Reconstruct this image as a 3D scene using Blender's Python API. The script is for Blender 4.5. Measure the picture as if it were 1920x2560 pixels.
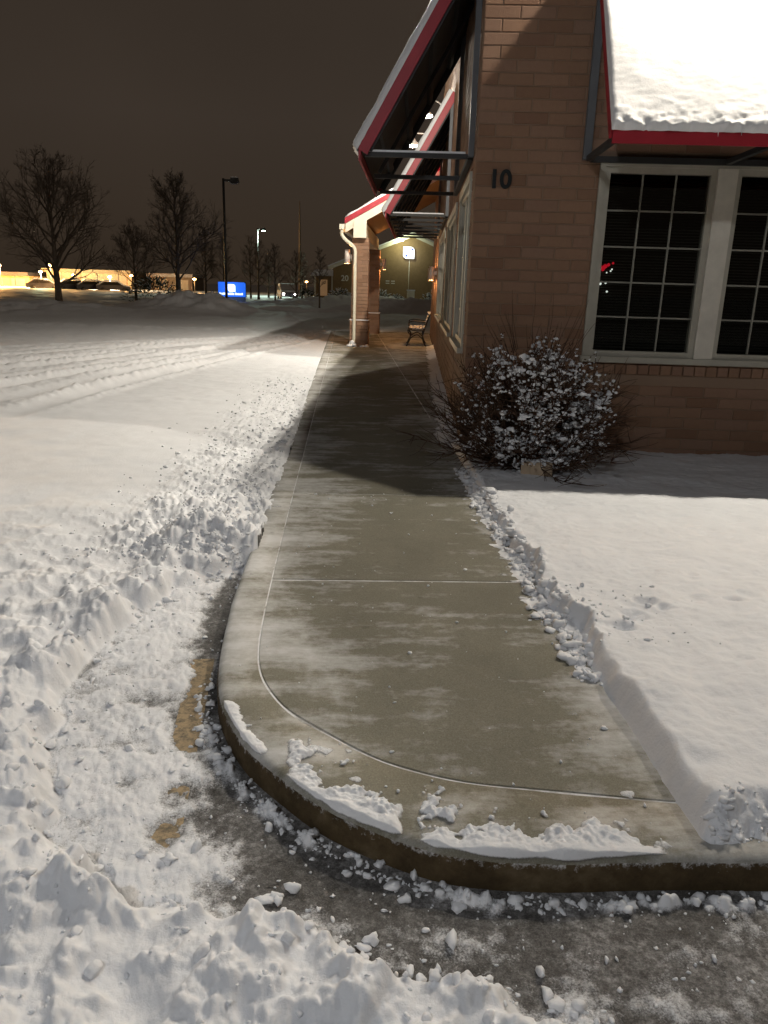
import bpy, math, random, time
import numpy as np
T00 = time.time()
R = math.radians
rng = random.Random(11)
for o in list(bpy.data.objects): bpy.data.objects.remove(o)
scene = bpy.context.scene
COL = scene.collection

# ---------------------------------------------------------------- camera
CAM_H = 1.64
yaw, pitch, roll = R(3.083), R(16.29), 0.03
from mathutils import Vector, Matrix
fv = Vector((math.sin(yaw)*math.cos(pitch), math.cos(yaw)*math.cos(pitch), -math.sin(pitch)))
r0 = Vector((math.cos(yaw), -math.sin(yaw), 0)); u0 = r0.cross(fv)
rv = r0*math.cos(roll) + u0*math.sin(roll); uv = rv.cross(fv)
cd = bpy.data.cameras.new('camera'); cam = bpy.data.objects.new('camera', cd); COL.objects.link(cam)
m = Matrix.Identity(4)
for i in range(3):
    m[i][0] = rv[i]; m[i][1] = uv[i]; m[i][2] = -fv[i]
m[0][3], m[1][3], m[2][3] = 0, 0, CAM_H
cam.matrix_world = m
cd.sensor_fit = 'HORIZONTAL'; cd.sensor_width = 36; cd.lens = 36*1923/1920
cd.clip_start = 0.05; cd.clip_end = 2000
scene.camera = cam

# ---------------------------------------------------------------- world: low cloud lit by the town
w = bpy.data.worlds.new('World'); scene.world = w; w.use_nodes = True
nt = w.node_tree; nt.nodes.clear()
wo = nt.nodes.new('ShaderNodeOutputWorld'); bg = nt.nodes.new('ShaderNodeBackground')
tc = nt.nodes.new('ShaderNodeTexCoord'); sx = nt.nodes.new('ShaderNodeSeparateXYZ')
rp = nt.nodes.new('ShaderNodeValToRGB')
nt.links.new(tc.outputs['Generated'], sx.inputs[0]); nt.links.new(sx.outputs['Z'], rp.inputs[0])
rp.color_ramp.elements[0].position = 0.0; rp.color_ramp.elements[0].color = (.026, .0180, .0118, 1)
rp.color_ramp.elements[1].position = 0.55; rp.color_ramp.elements[1].color = (.0195, .0145, .0105, 1)
e = rp.color_ramp.elements.new(0.18); e.color = (.031, .0230, .0172, 1)
wn = nt.nodes.new('ShaderNodeTexNoise'); wn.inputs['Scale'].default_value = 1.6; wn.inputs['Detail'].default_value = 4
nt.links.new(tc.outputs['Generated'], wn.inputs['Vector'])
wm = nt.nodes.new('ShaderNodeMapRange'); wm.inputs[1].default_value = .3; wm.inputs[2].default_value = .7; wm.inputs[3].default_value = .85; wm.inputs[4].default_value = 1.18
nt.links.new(wn.outputs['Fac'], wm.inputs[0])
nt.links.new(rp.outputs[0], bg.inputs[0]); nt.links.new(wm.outputs[0], bg.inputs[1])
nt.links.new(bg.outputs[0], wo.inputs[0])

# ---------------------------------------------------------------- exposure, light levels
vs = scene.view_settings
vs.view_transform = 'Standard'; vs.look = 'None'; vs.exposure = 0.35; vs.gamma = 1.0
P_SOUTH = 560.0      # barn lamps on the south wall, the far one added
P_WEST = 850.0       # barn lamps on the west wall
P_FILL = 460.0       # added fill lamp on the lot, unseen behind the viewer
P_SCONCE = 24.0
C_BARN = (1.0, .92, .78); C_SCONCE = (1.0, .50, .18); C_FILL = (.92, .96, 1.0)

# ================================================================ helpers
class MB:
    """collects polygons and links them as one mesh object"""
    def __init__(s): s.v = []; s.f = []; s.sm = []
    def add(s, vs_, fs, smooth=False):
        n = len(s.v); s.v += [tuple(p) for p in vs_]
        s.f += [tuple(i+n for i in f) for f in fs]; s.sm += [smooth]*len(fs)
    def box(s, x0, x1, y0, y1, z0, z1):
        s.add([(x0,y0,z0),(x1,y0,z0),(x1,y1,z0),(x0,y1,z0),(x0,y0,z1),(x1,y0,z1),(x1,y1,z1),(x0,y1,z1)],
              [(0,3,2,1),(4,5,6,7),(0,1,5,4),(1,2,6,5),(2,3,7,6),(3,0,4,7)])
    def hexa(s, p):   # 8 points bottom 4, top 4
        s.add(p, [(0,3,2,1),(4,5,6,7),(0,1,5,4),(1,2,6,5),(2,3,7,6),(3,0,4,7)])
    def prism(s, poly, z0, z1, inset=0, ch=0):
        n = len(poly); cx = sum(p[0] for p in poly)/n; cy = sum(p[1] for p in poly)/n
        V = [(x, y, z0) for x, y in poly]
        if ch:
            V += [(x, y, z1-ch) for x, y in poly]
            for x, y in poly:
                d = math.hypot(x-cx, y-cy) or 1
                V.append((x-(x-cx)/d*inset, y-(y-cy)/d*inset, z1))
            k = 3
        else:
            V += [(x, y, z1) for x, y in poly]; k = 2
        F = [tuple(range(n))[::-1], tuple(range((k-1)*n, k*n))]
        for r in range(k-1):
            for i in range(n):
                j = (i+1) % n; F.append((r*n+i, r*n+j, (r+1)*n+j, (r+1)*n+i))
        s.add(V, F)
    def tube(s, pts, rad, sides=6, caps=True, smooth=True):
        pts = [Vector(p) for p in pts]; n = len(pts)
        if not hasattr(rad, '__len__'): rad = [rad]*n
        V = []; ref = None
        for i, p in enumerate(pts):
            d = (pts[min(i+1, n-1)] - pts[max(i-1, 0)])
            if d.length < 1e-9: d = Vector((0, 0, 1))
            d.normalize()
            if ref is None:
                ref = Vector((1, 0, 0)) if abs(d.x) < .8 else Vector((0, 1, 0))
            a = (ref - d*ref.dot(d))
            if a.length < 1e-6: a = d.orthogonal()
            a.normalize(); b = d.cross(a); ref = a
            for k in range(sides):
                t = 2*math.pi*k/sides
                V.append(p + (a*math.cos(t) + b*math.sin(t))*rad[i])
        F = []
        for i in range(n-1):
            for k in range(sides):
                k2 = (k+1) % sides
                F.append((i*sides+k, i*sides+k2, (i+1)*sides+k2, (i+1)*sides+k))
        s.add(V, F, smooth)
        if caps:
            m_ = len(s.v) - len(V)
            s.f += [tuple(m_+k for k in range(sides))[::-1], tuple(m_+(n-1)*sides+k for k in range(sides))]
            s.sm += [False, False]
    def lathe(s, prof, c=(0, 0, 0), sides=16, smooth=True):
        V = []
        for r_, z in prof:
            for k in range(sides):
                t = 2*math.pi*k/sides; V.append((c[0]+r_*math.cos(t), c[1]+r_*math.sin(t), c[2]+z))
        F = []
        for i in range(len(prof)-1):
            for k in range(sides):
                k2 = (k+1) % sides; F.append((i*sides+k, i*sides+k2, (i+1)*sides+k2, (i+1)*sides+k))
        s.add(V, F, smooth)
    def build(s, name, mat, parent=None, **kw):
        me = bpy.data.meshes.new(name); me.from_pydata(s.v, [], s.f); me.materials.append(mat)
        me.polygons.foreach_set('use_smooth', s.sm); me.update()
        return link(name, me, parent, **kw)

def link(name, data, parent=None, loc=None, rz=None, label=None, cat=None, group=None, kind=None):
    o = bpy.data.objects.new(name, data); COL.objects.link(o)
    if parent: o.parent = parent
    if loc is not None: o.location = loc
    if rz is not None: o.rotation_euler = (0, 0, rz)
    if label: o['label'] = label
    if cat: o['category'] = cat
    if group: o['group'] = group
    if kind: o['kind'] = kind
    return o
def thing(name, label, cat, loc=(0, 0, 0), rz=0, group=None):
    return link(name, None, None, loc, rz, label, cat, group)
def copy_tree(o, parent=None):
    c = o.copy(); COL.objects.link(c); c.parent = parent
    for ch in list(o.children): copy_tree(ch, c)
    return c

def npmesh(name, V, Fq, mat, parent=None, smooth=True, depth=None, **kw):
    """numpy quads -> mesh object"""
    used = np.zeros(len(V), bool); used[Fq.ravel()] = True
    idx = np.cumsum(used)-1; V = V[used]; Fq = idx[Fq]
    k = Fq.shape[1]
    me = bpy.data.meshes.new(name)
    me.vertices.add(len(V)); me.vertices.foreach_set('co', V.astype(np.float32).ravel())
    me.loops.add(Fq.size); me.loops.foreach_set('vertex_index', Fq.astype(np.int32).ravel())
    me.polygons.add(len(Fq))
    me.polygons.foreach_set('loop_start', np.arange(0, Fq.size, k, dtype=np.int32))
    me.polygons.foreach_set('use_smooth', np.full(len(Fq), smooth))
    if depth is not None:
        at_ = me.attributes.new('depth', 'FLOAT', 'POINT'); at_.data.foreach_set('value', depth.ravel()[used].astype(np.float32))
    me.materials.append(mat); me.update(calc_edges=True)
    return link(name, me, parent, **kw)

# ---- numpy noise
def _h(ix, iy, s):
    n = (ix.astype(np.int64)*374761393 + iy.astype(np.int64)*668265263 + s*974634777) & 0xffffffff
    n = ((n ^ (n >> 13))*1274126177) & 0xffffffff
    n = n ^ (n >> 16)
    return n
def perlin(x, y, s=0):
    x0 = np.floor(x); y0 = np.floor(y); fx = x-x0; fy = y-y0
    ux = fx*fx*fx*(fx*(fx*6-15)+10); uy = fy*fy*fy*(fy*(fy*6-15)+10)
    def g(ix, iy, dx, dy):
        a = _h(ix, iy, s).astype(np.float64)*(2*math.pi/4294967296.0)
        return np.cos(a)*dx+np.sin(a)*dy
    a = g(x0, y0, fx, fy); b = g(x0+1, y0, fx-1, fy); c = g(x0, y0+1, fx, fy-1); d = g(x0+1, y0+1, fx-1, fy-1)
    return 1.41*((a*(1-ux)+b*ux)*(1-uy)+(c*(1-ux)+d*ux)*uy)
def fbm(x, y, sc, oct=4, s=0, gain=.5):
    v = 0*x; a = 1.0; f = 1.0/sc
    for i in range(oct):
        v = v+a*perlin(x*f, y*f, s+i*17); a *= gain; f *= 2.03
    return v
def worley(x, y, sc, s=0):
    x = x/sc; y = y/sc; x0 = np.floor(x); y0 = np.floor(y)
    best = np.full(x.shape, 9.0); rid = np.zeros(x.shape)
    for i in (-1, 0, 1):
        for j in (-1, 0, 1):
            h1 = _h(x0+i, y0+j, s)/4294967296.0; h2 = _h(x0+i, y0+j, s+101)/4294967296.0
            d = np.hypot(x0+i+h1-x, y0+j+h2-y)
            mm = d < best; best = np.where(mm, d, best); rid = np.where(mm, h1*7 % 1, rid)
    return best, rid
def sst(a, b, x):
    t = np.clip((x-a)/(b-a), 0, 1); return t*t*(3-2*t)
def seg_dist(x, y, pts, closed=True):
    d = np.full(x.shape, 1e9); inside = np.zeros(x.shape, bool); n = len(pts)
    for i in range(n if closed else n-1):
        ax, ay = pts[i]; bx, by = pts[(i+1) % n]
        vx, vy = bx-ax, by-ay; L = vx*vx+vy*vy
        t = np.clip(((x-ax)*vx+(y-ay)*vy)/L, 0, 1)
        d = np.minimum(d, np.hypot(x-ax-t*vx, y-ay-t*vy))
        if closed and ay != by:
            c = ((ay > y) != (by > y)) & (x < (bx-ax)*(y-ay)/(by-ay)+ax); inside ^= c
    return np.where(inside, d, -d) if closed else d

# ================================================================ materials
def mat(name, base, rough=.7, spec=.3, metal=0, emit=None, es=1.0):
    m = bpy.data.materials.new(name); m.use_nodes = True
    b = m.node_tree.nodes['Principled BSDF']
    b.inputs['Base Color'].default_value = (*base, 1); b.inputs['Roughness'].default_value = rough
    b.inputs['Specular IOR Level'].default_value = spec; b.inputs['Metallic'].default_value = metal
    if emit:
        b.inputs['Emission Color'].default_value = (*emit, 1); b.inputs['Emission Strength'].default_value = es
    return m
def N(m, t, **kw):
    n = m.node_tree.nodes.new(t)
    for k, v in kw.items(): setattr(n, k, v)
    return n
def L(m, a, b): m.node_tree.links.new(a, b)
def noise_n(m, scale, detail=4, rough=.55, vec=None, scl=None):
    n = N(m, 'ShaderNodeTexNoise'); n.inputs['Scale'].default_value = scale
    n.inputs['Detail'].default_value = detail; n.inputs['Roughness'].default_value = rough
    if vec is not None:
        if scl:
            mp = N(m, 'ShaderNodeMapping'); mp.inputs['Scale'].default_value = scl
            L(m, vec, mp.inputs[0]); vec = mp.outputs[0]
        L(m, vec, n.inputs['Vector'])
    return n.outputs['Fac']
def ramp(m, fac, stops):
    r_ = N(m, 'ShaderNodeValToRGB'); el = r_.color_ramp.elements
    el[0].position, el[0].color = stops[0][0], (*stops[0][1], 1)
    el[1].position, el[1].color = stops[-1][0], (*stops[-1][1], 1)
    for p, c in stops[1:-1]:
        q = el.new(p); q.color = (*c, 1)
    L(m, fac, r_.inputs[0]); return r_.outputs[0]
def mixc(m, fac, a, b):
    x = N(m, 'ShaderNodeMix', data_type='RGBA')
    if hasattr(fac, 'is_linked'): L(m, fac, x.inputs[0])
    else: x.inputs[0].default_value = fac
    for s_, v in ((6, a), (7, b)):
        if hasattr(v, 'is_linked'): L(m, v, x.inputs[s_])
        else: x.inputs[s_].default_value = (*v, 1)
    return x.outputs[2]
def math_n(m, op, a, b=None, c=None, clamp=False):
    x = N(m, 'ShaderNodeMath', operation=op); x.use_clamp = clamp
    for i, v in enumerate((a, b, c)):
        if v is None: continue
        if hasattr(v, 'is_linked'): L(m, v, x.inputs[i])
        else: x.inputs[i].default_value = v
    return x.outputs[0]
def bump(m, h, strength=.4, dist=.01, prev=None):
    b = N(m, 'ShaderNodeBump'); b.inputs['Strength'].default_value = strength; b.inputs['Distance'].default_value = dist
    L(m, h, b.inputs['Height'])
    if prev is not None: L(m, prev, b.inputs['Normal'])
    return b.outputs[0]
def bsdf(m): return m.node_tree.nodes['Principled BSDF']
def objco(m): return N(m, 'ShaderNodeTexCoord').outputs['Object']

# snow ------------------------------------------------------------
def snow_mat(name, fine=1.0, col=(.80, .81, .84), bs=.55):
    m = mat(name, col, .62, .25); v = objco(m)
    c = ramp(m, noise_n(m, 5, 4, .6, v), [(.3, tuple(k*.93 for k in col)), (.7, col)])
    L(m, c, bsdf(m).inputs['Base Color'])
    b = bump(m, noise_n(m, 55*fine, 5, .7, v), bs, .008)
    b = bump(m, noise_n(m, 420*fine, 2, .6, v), .5, .002, b)
    L(m, b, bsdf(m).inputs['Normal'])
    bsdf(m).inputs['Subsurface Weight'].default_value = .0
    return m
M = {}
M['snow'] = snow_mat('snow')
M['snow_far'] = snow_mat('snow_far', .2)
M['snow_clump'] = mat('snow_clump', (.80, .81, .84), .6, .2)
M['roof_snow'] = snow_mat('roof_snow', .8, (.80, .80, .81), .3)

# asphalt with frost and trodden snow
def asphalt_col(m, v):
    g1 = noise_n(m, 230, 3, .7, v); g2 = noise_n(m, 3.2, 6, .65, v); g3 = noise_n(m, 28, 5, .7, v)
    base = ramp(m, g1, [(.32, (.014, .013, .012)), (.55, (.05, .046, .042)), (.72, (.15, .14, .13))])
    fr = ramp(m, math_n(m, 'ADD', math_n(m, 'MULTIPLY', g2, .65), math_n(m, 'MULTIPLY', g3, .45)), [(.44, (.06,)*3), (.56, (.30,)*3), (.68, (1,)*3)])
    gk = ramp(m, noise_n(m, 75, 4, .75, v), [(.40, (.25,)*3), (.62, (1,)*3)])
    fr = math_n(m, 'MULTIPLY', fr, gk)
    return mixc(m, math_n(m, 'MULTIPLY', fr, .72), base, (.58, .57, .57)), g1, g3
m = M['asphalt'] = mat('asphalt', (.05, .05, .05), .75, .35); v = objco(m)
base, g1, g3 = asphalt_col(m, v)
L(m, base, bsdf(m).inputs['Base Color'])
L(m, bump(m, g1, .6, .004, bump(m, g3, .4, .01)), bsdf(m).inputs['Normal'])
def thin_snow(name, under, lo, hi, col=(.80, .81, .84)):
    """snow that lets the ground show where the layer is only a dusting"""
    m = mat(name, col, .65, .22); v = objco(m)
    at = N(m, 'ShaderNodeAttribute'); at.attribute_name = 'depth'
    nz = math_n(m, 'ADD', math_n(m, 'MULTIPLY', noise_n(m, 170, 3, .7, v), .55), math_n(m, 'MULTIPLY', noise_n(m, 30, 5, .65, v), .45))
    d = math_n(m, 'ADD', at.outputs['Fac'], math_n(m, 'MULTIPLY', math_n(m, 'SUBTRACT', nz, .5), (hi-lo)*(2.6 if under else 1.5)))
    mr = N(m, 'ShaderNodeMapRange'); mr.interpolation_type = 'SMOOTHSTEP'; mr.inputs[1].default_value = lo; mr.inputs[2].default_value = hi; L(m, d, mr.inputs[0])
    sc = ramp(m, noise_n(m, 5, 4, .6, v), [(.3, tuple(k*.93 for k in col)), (.7, col)])
    if under: L(m, mixc(m, mr.outputs[0], under(m, v), sc), bsdf(m).inputs['Base Color'])
    else:            # bare concrete shows between the grains
        L(m, sc, bsdf(m).inputs['Base Color']); L(m, mr.outputs[0], bsdf(m).inputs['Alpha'])
    b = bump(m, noise_n(m, 55, 5, .7, v), .5, .008); b = bump(m, noise_n(m, 420, 2, .6, v), .5, .002, b); b = bump(m, mr.outputs[0], .5, .004, b)
    L(m, b, bsdf(m).inputs['Normal']); return m
M['lot_snow'] = thin_snow('lot_snow', lambda m, v: asphalt_col(m, v)[0], -.006, .014)
M['film_snow'] = thin_snow('film_snow', None, -.003, .004)

# concrete slab with swept frost
def concrete(name, frost=1.0, tint=(.218, .205, .160)):
    m = mat(name, tint, .85, .2); v = objco(m)
    n1 = noise_n(m, 2.2, 6, .6, v); n2 = noise_n(m, 160, 3, .7, v); n3 = noise_n(m, 26, 4, .65, v)
    base = ramp(m, n1, [(.3, tuple(k*.82 for k in tint)), (.7, tuple(k*1.15 for k in tint))])
    base = mixc(m, ramp(m, n2, [(.38, (0,)*3), (.70, (.55,)*3)]), base, tuple(k*.40 for k in tint))
    base = mixc(m, ramp(m, noise_n(m, 330, 2, .6, v), [(.60, (0,)*3), (.72, (.45,)*3)]), base, (.55, .54, .50))
    base = mixc(m, ramp(m, noise_n(m, 14, 3, .5, v), [(.66, (0,)*3), (.74, (.5,)*3)]), base, tuple(k*.55 for k in tint))
    # swept streaks of frost: across the walk near the kerb, patchy elsewhere
    st = noise_n(m, 1.0, 7, .66, v, (1.6, 7.0, 1)); sw = noise_n(m, 2.1, 8, .72, v)
    sp = N(m, 'ShaderNodeSeparateXYZ'); L(m, v, sp.inputs[0])
    edge = N(m, 'ShaderNodeMapRange'); edge.inputs[1].default_value = .15; edge.inputs[2].default_value = -.45
    L(m, sp.outputs['X'], edge.inputs[0])
    edge2 = N(m, 'ShaderNodeMapRange'); edge2.inputs[1].default_value = .55; edge2.inputs[2].default_value = 1.15
    L(m, sp.outputs['X'], edge2.inputs[0])
    k = math_n(m, 'ADD', math_n(m, 'MULTIPLY', edge.outputs[0], .14), math_n(m, 'MULTIPLY', edge2.outputs[0], .12))
    a = math_n(m, 'ADD', math_n(m, 'ADD', math_n(m, 'MULTIPLY', st, .48), math_n(m, 'MULTIPLY', sw, .52)), k)
    a = math_n(m, 'ADD', a, math_n(m, 'MULTIPLY', n3, .13))
    yn = N(m, 'ShaderNodeMapRange'); yn.inputs[1].default_value = 3.2; yn.inputs[2].default_value = 1.9; L(m, sp.outputs['Y'], yn.inputs[0])
    a = math_n(m, 'ADD', a, math_n(m, 'MULTIPLY', yn.outputs[0], .035))
    a = math_n(m, 'ADD', a, math_n(m, 'MULTIPLY', math_n(m, 'SUBTRACT', noise_n(m, .9, 3, .5, v), .52), .32))
    f = ramp(m, a, [(.59, (0,)*3), (.68, (.36*frost,)*3), (.80, (.75*frost,)*3)])
    base = mixc(m, f, base, (.70, .70, .71))
    L(m, base, bsdf(m).inputs['Base Color'])
    L(m, bump(m, a, .25, .01, bump(m, n2, .5, .002)), bsdf(m).inputs['Normal'])
    return m
M['concrete'] = concrete('concrete')


# brick
def brick_mat(name, stops):
    m = mat(name, (.3, .15, .1), .85, .2); v = objco(m)
    oi = N(m, 'ShaderNodeObjectInfo'); gi = N(m, 'ShaderNodeNewGeometry')
    rnd = math_n(m, 'FRACT', math_n(m, 'ADD', math_n(m, 'MULTIPLY', oi.outputs['Random'], 5.37), math_n(m, 'MULTIPLY', gi.outputs['Random Per Island'], 3.71)))
    c = ramp(m, rnd, stops)
    nz = noise_n(m, 22, 5, .7, gi.outputs['Position']); c = mixc(m, math_n(m, 'MULTIPLY', nz, .45), c, (.16, .085, .06))
    L(m, c, bsdf(m).inputs['Base Color'])
    L(m, bump(m, noise_n(m, 90, 4, .7, gi.outputs['Position']), .8, .006), bsdf(m).inputs['Normal'])
    return m
M['brick'] = brick_mat('brick', [(0, (.24, .138, .085)), (.25, (.285, .172, .108)), (.55, (.325, .195, .125)), (.8, (.31, .195, .135)), (1, (.25, .142, .09))])
M['mortar'] = mat('mortar', (.27, .185, .13), .95, .1)
m = M['mortar']; v = N(m, 'ShaderNodeNewGeometry').outputs['Position']
L(m, bump(m, noise_n(m, 60, 4, .7, v), .6, .004), bsdf(m).inputs['Normal'])
def painted(name, col, rough=.5, var=.12, spec=.35):
    m = mat(name, col, rough, spec); v = N(m, 'ShaderNodeNewGeometry').outputs['Position']
    L(m, ramp(m, noise_n(m, 7, 6, .65, v), [(.3, tuple(k*(1-var) for k in col)), (.7, tuple(min(1, k*(1+var*.5)) for k in col))]), bsdf(m).inputs['Base Color'])
    return m
m = M['kerb_face'] = mat('kerb_face', (.06, .04, .02), .9, .2); v = objco(m)  # dirt-stained kerb face, its brown also darkened to hold the shade
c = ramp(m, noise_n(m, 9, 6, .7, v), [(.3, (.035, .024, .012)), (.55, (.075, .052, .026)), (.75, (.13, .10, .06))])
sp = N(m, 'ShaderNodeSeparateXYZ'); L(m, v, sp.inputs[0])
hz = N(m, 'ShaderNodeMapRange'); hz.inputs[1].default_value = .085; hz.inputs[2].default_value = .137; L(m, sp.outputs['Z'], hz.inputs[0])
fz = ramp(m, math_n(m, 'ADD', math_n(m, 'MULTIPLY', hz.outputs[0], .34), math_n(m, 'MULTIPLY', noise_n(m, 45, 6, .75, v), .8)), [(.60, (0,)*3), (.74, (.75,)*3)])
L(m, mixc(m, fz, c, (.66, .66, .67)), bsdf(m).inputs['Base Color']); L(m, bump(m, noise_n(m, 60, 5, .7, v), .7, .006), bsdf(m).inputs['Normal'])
M['trim'] = painted('trim', (.42, .395, .33))
M['muntin'] = painted('muntin', (.27, .26, .22))
M['blind'] = painted('blind', (.07, .066, .058), .7)
M['post'] = painted('post', (.66, .62, .54))
M['fascia'] = painted('fascia', (.72, .68, .55))
M['red'] = painted('red_metal', (.36, .022, .035), .45)
M['dark'] = painted('dark_steel', (.035, .034, .034), .55)
M['underside'] = painted('underside', (.085, .078, .07), .7)
M['sidepanel'] = painted('side_panel', (.13, .135, .145), .6)
M['black'] = mat('black_letters', (.006, .008, .008), .5)
M['white_letters'] = mat('white_letters', (.7, .68, .6), .5)
M['room'] = mat('room', (.018, .016, .013), .9)
M['iron'] = mat('iron', (.012, .011, .01), .45, .5)
M['slat'] = painted('bench_slat', (.13, .08, .05), .7)
M['wood'] = painted('soffit_wood', (.30, .18, .09), .7)
M['bark'] = painted('bark', (.11, .085, .065), .9)
M['twig'] = painted('twig', (.075, .042, .026), .85, .3)
M['leaf'] = painted('dead_leaf', (.095, .045, .022), .8, .35)
M['stone'] = painted('stone', (.52, .40, .28), .9, .25)
M['evergreen'] = painted('evergreen', (.03, .045, .022), .8, .3)
M['lampmetal'] = mat('lamp_metal', (.6, .58, .55), .4, .4)
M['sconce'] = mat('sconce', (.62, .56, .52), .45)
M['bulb'] = mat('bulb', (1, 1, 1), .5, emit=(1.0, .93, .80), es=60)
M['bulb_warm'] = mat('bulb_warm', (1, 1, 1), .5, emit=(1.0, .55, .2), es=40)
M['beige_wall'] = painted('far_brick', (.235, .155, .075), .9, .15)
M['yellow'] = mat('yellow_paint', (.55, .34, .10), .8)
m = M['yellow']; v = objco(m)
L(m, ramp(m, noise_n(m, 40, 5, .7, v), [(.35, (.13, .11, .08)), (.58, (.38, .285, .17))]), bsdf(m).inputs['Base Color'])
# glass: mirror-like sheet over a clear pane
m = M['glass'] = bpy.data.materials.new('glass'); m.use_nodes = True; m.node_tree.nodes.clear()
o_ = N(m, 'ShaderNodeOutputMaterial'); mx = N(m, 'ShaderNodeMixShader'); fr = N(m, 'ShaderNodeFresnel'); fr.inputs[0].default_value = 1.5
tr = N(m, 'ShaderNodeBsdfTransparent'); tr.inputs[0].default_value = (.75, .77, .75, 1)
gl = N(m, 'ShaderNodeBsdfGlossy'); gl.inputs['Roughness'].default_value = .02
L(m, fr.outputs[0], mx.inputs[0]); L(m, tr.outputs[0], mx.inputs[1]); L(m, gl.outputs[0], mx.inputs[2]); L(m, mx.outputs[0], o_.inputs[0])

# ================================================================ building frame
COR = (1.13, 7.42); A = R(5.0); cA, sA = math.cos(A), math.sin(A)
def BW(s, t, z=0.0): return (COR[0]+s*cA+t*sA, COR[1]-s*sA+t*cA, z)
def BL(x, y):        # world -> building frame (numpy ok)
    dx, dy = x-COR[0], y-COR[1]; return dx*cA-dy*sA, dx*sA+dy*cA
WALL_N = 19.6        # north end of the west wall

# ================================================================ ground, lot, kerb, walk
ZS = .14; LZ = .032      # walk level, asphalt level
mb = MB(); mb.add([(-900, -900, -.25), (900, -900, -.25), (900, 900, -.25), (-900, 900, -.25)], [(0, 1, 2, 3)])
mb.build('ground', M['snow_far'], kind='structure')
mb = MB(); mb.add([(-26, -14, LZ), (16, -14, LZ), (16, 30, LZ), (-26, 30, LZ)], [(0, 1, 2, 3)])
mb.build('parking_lot', M['asphalt'], kind='structure')
# worn yellow bay line
mb = MB()
a = Vector((-.615, 3.12)); b = Vector((-.50, 1.62)); d = (b-a).normalized(); nrm = Vector((-d.y, d.x))*.05
mb.add([(*(a-nrm), LZ+.004), (*(b-nrm), LZ+.004), (*(b+nrm), LZ+.004), (*(a+nrm), LZ+.004)], [(0, 1, 2, 3)])
mb.build('painted_line', M['yellow'], kind='structure')

nose = [(-.55, 3.52), (-.522, 3.018), (-.481, 2.70), (-.423, 2.50), (-.322, 2.292), (-.2, 2.137), (-.047, 1.976),
        (.153, 1.842), (.34, 1.765), (.594, 1.738), (.859, 1.742), (1.2, 1.735)]
def catmull(P, n):
    out = []
    for i in range(len(P)-1):
        p0 = P[max(i-1, 0)]; p1 = P[i]; p2 = P[i+1]; p3 = P[min(i+2, len(P)-1)]
        for k in range(n):
            t = k/n
            out.append(tuple(.5*((2*p1[j])+(-p0[j]+p2[j])*t+(2*p0[j]-5*p1[j]+4*p2[j]-p3[j])*t*t+(-p0[j]+3*p1[j]-3*p2[j]+p3[j])*t**3) for j in range(len(p1))))
    out.append(tuple(P[-1])); return out
KEND = 27.6
kerb_line = [(-.56, KEND), (-.56, 14.0), (-.56, 8.0), (-.555, 5.0), (-.552, 4.2)] + catmull(nose, 5) + [(2.5, 1.72), (9.0, 1.60)]
def offset_line(P, d):
    out = []
    for i, p in enumerate(P):
        a_ = P[max(i-1, 0)]; b_ = P[min(i+1, len(P)-1)]
        dx, dy = b_[0]-a_[0], b_[1]-a_[1]; l = math.hypot(dx, dy)
        out.append((p[0]-dy/l*d, p[1]+dx/l*d))
    return out
prof = [(0, -.12), (-.002, .10), (.004, .122), (.016, .135), (.034, ZS), (.165, ZS-.002), (.165, -.12)]
# the joint between kerb and slabs, wider round the nose
inner = [(-.382, KEND), (-.382, 14.0), (-.382, 8.0), (-.380, 5.4)] + catmull([(-.377, 4.125), (-.370, 3.448), (-.358, 3.055), (-.329, 2.827), (-.274, 2.664), (-.192, 2.518),
         (-.064, 2.383), (.092, 2.240), (.211, 2.165), (.40, 2.09), (.663, 2.045), (1.058, 1.985), (1.3, 1.955)], 4)
n = len(kerb_line); nrm_k = [(q[0]-p[0], q[1]-p[1]) for p, q in zip(kerb_line, offset_line(kerb_line, 1.0))]
kx = np.array([p[0] for p in kerb_line]); ky = np.array([p[1] for p in kerb_line]); wk = seg_dist(kx, ky, inner, False)-.007
wk = np.where(kx > 1.2, wk[np.argmin(np.abs(kx-1.2)+(ky > 2))], wk)
mb = MB(); rings = [[(p[0]+q[0]*(w_ if d_ == .165 else d_), p[1]+q[1]*(w_ if d_ == .165 else d_)) for p, q, w_ in zip(kerb_line, nrm_k, wk)] for d_, z in prof]
V = []
for i in range(n):
    wob = .004*math.sin(i*1.7)
    for j, (d_, z) in enumerate(prof): V.append((rings[j][i][0], rings[j][i][1], z + (wob*.3 if 1 < j < 5 else 0)))
k = len(prof); F = []
for i in range(n-1):
    for j in range(k-1): F.append((i*k+j, (i+1)*k+j, (i+1)*k+j+1, i*k+j+1))
mb.add(V, F, True); mb.add([V[j] for j in range(k)], [tuple(range(k))])
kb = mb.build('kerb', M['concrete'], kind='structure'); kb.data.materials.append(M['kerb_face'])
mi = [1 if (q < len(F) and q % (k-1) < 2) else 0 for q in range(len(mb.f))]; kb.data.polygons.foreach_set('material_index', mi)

def x_in(y):
    for (xa, ya), (xb, yb) in zip(inner, inner[1:]):
        if ya >= y >= yb and ya != yb: return xa+(xb-xa)*(ya-y)/(ya-yb)
    return 1.0
ymin = min(p[1] for p in inner if p[0] < 1.1)
joints = [3.825+1.775*i for i in range(14)]
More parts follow.
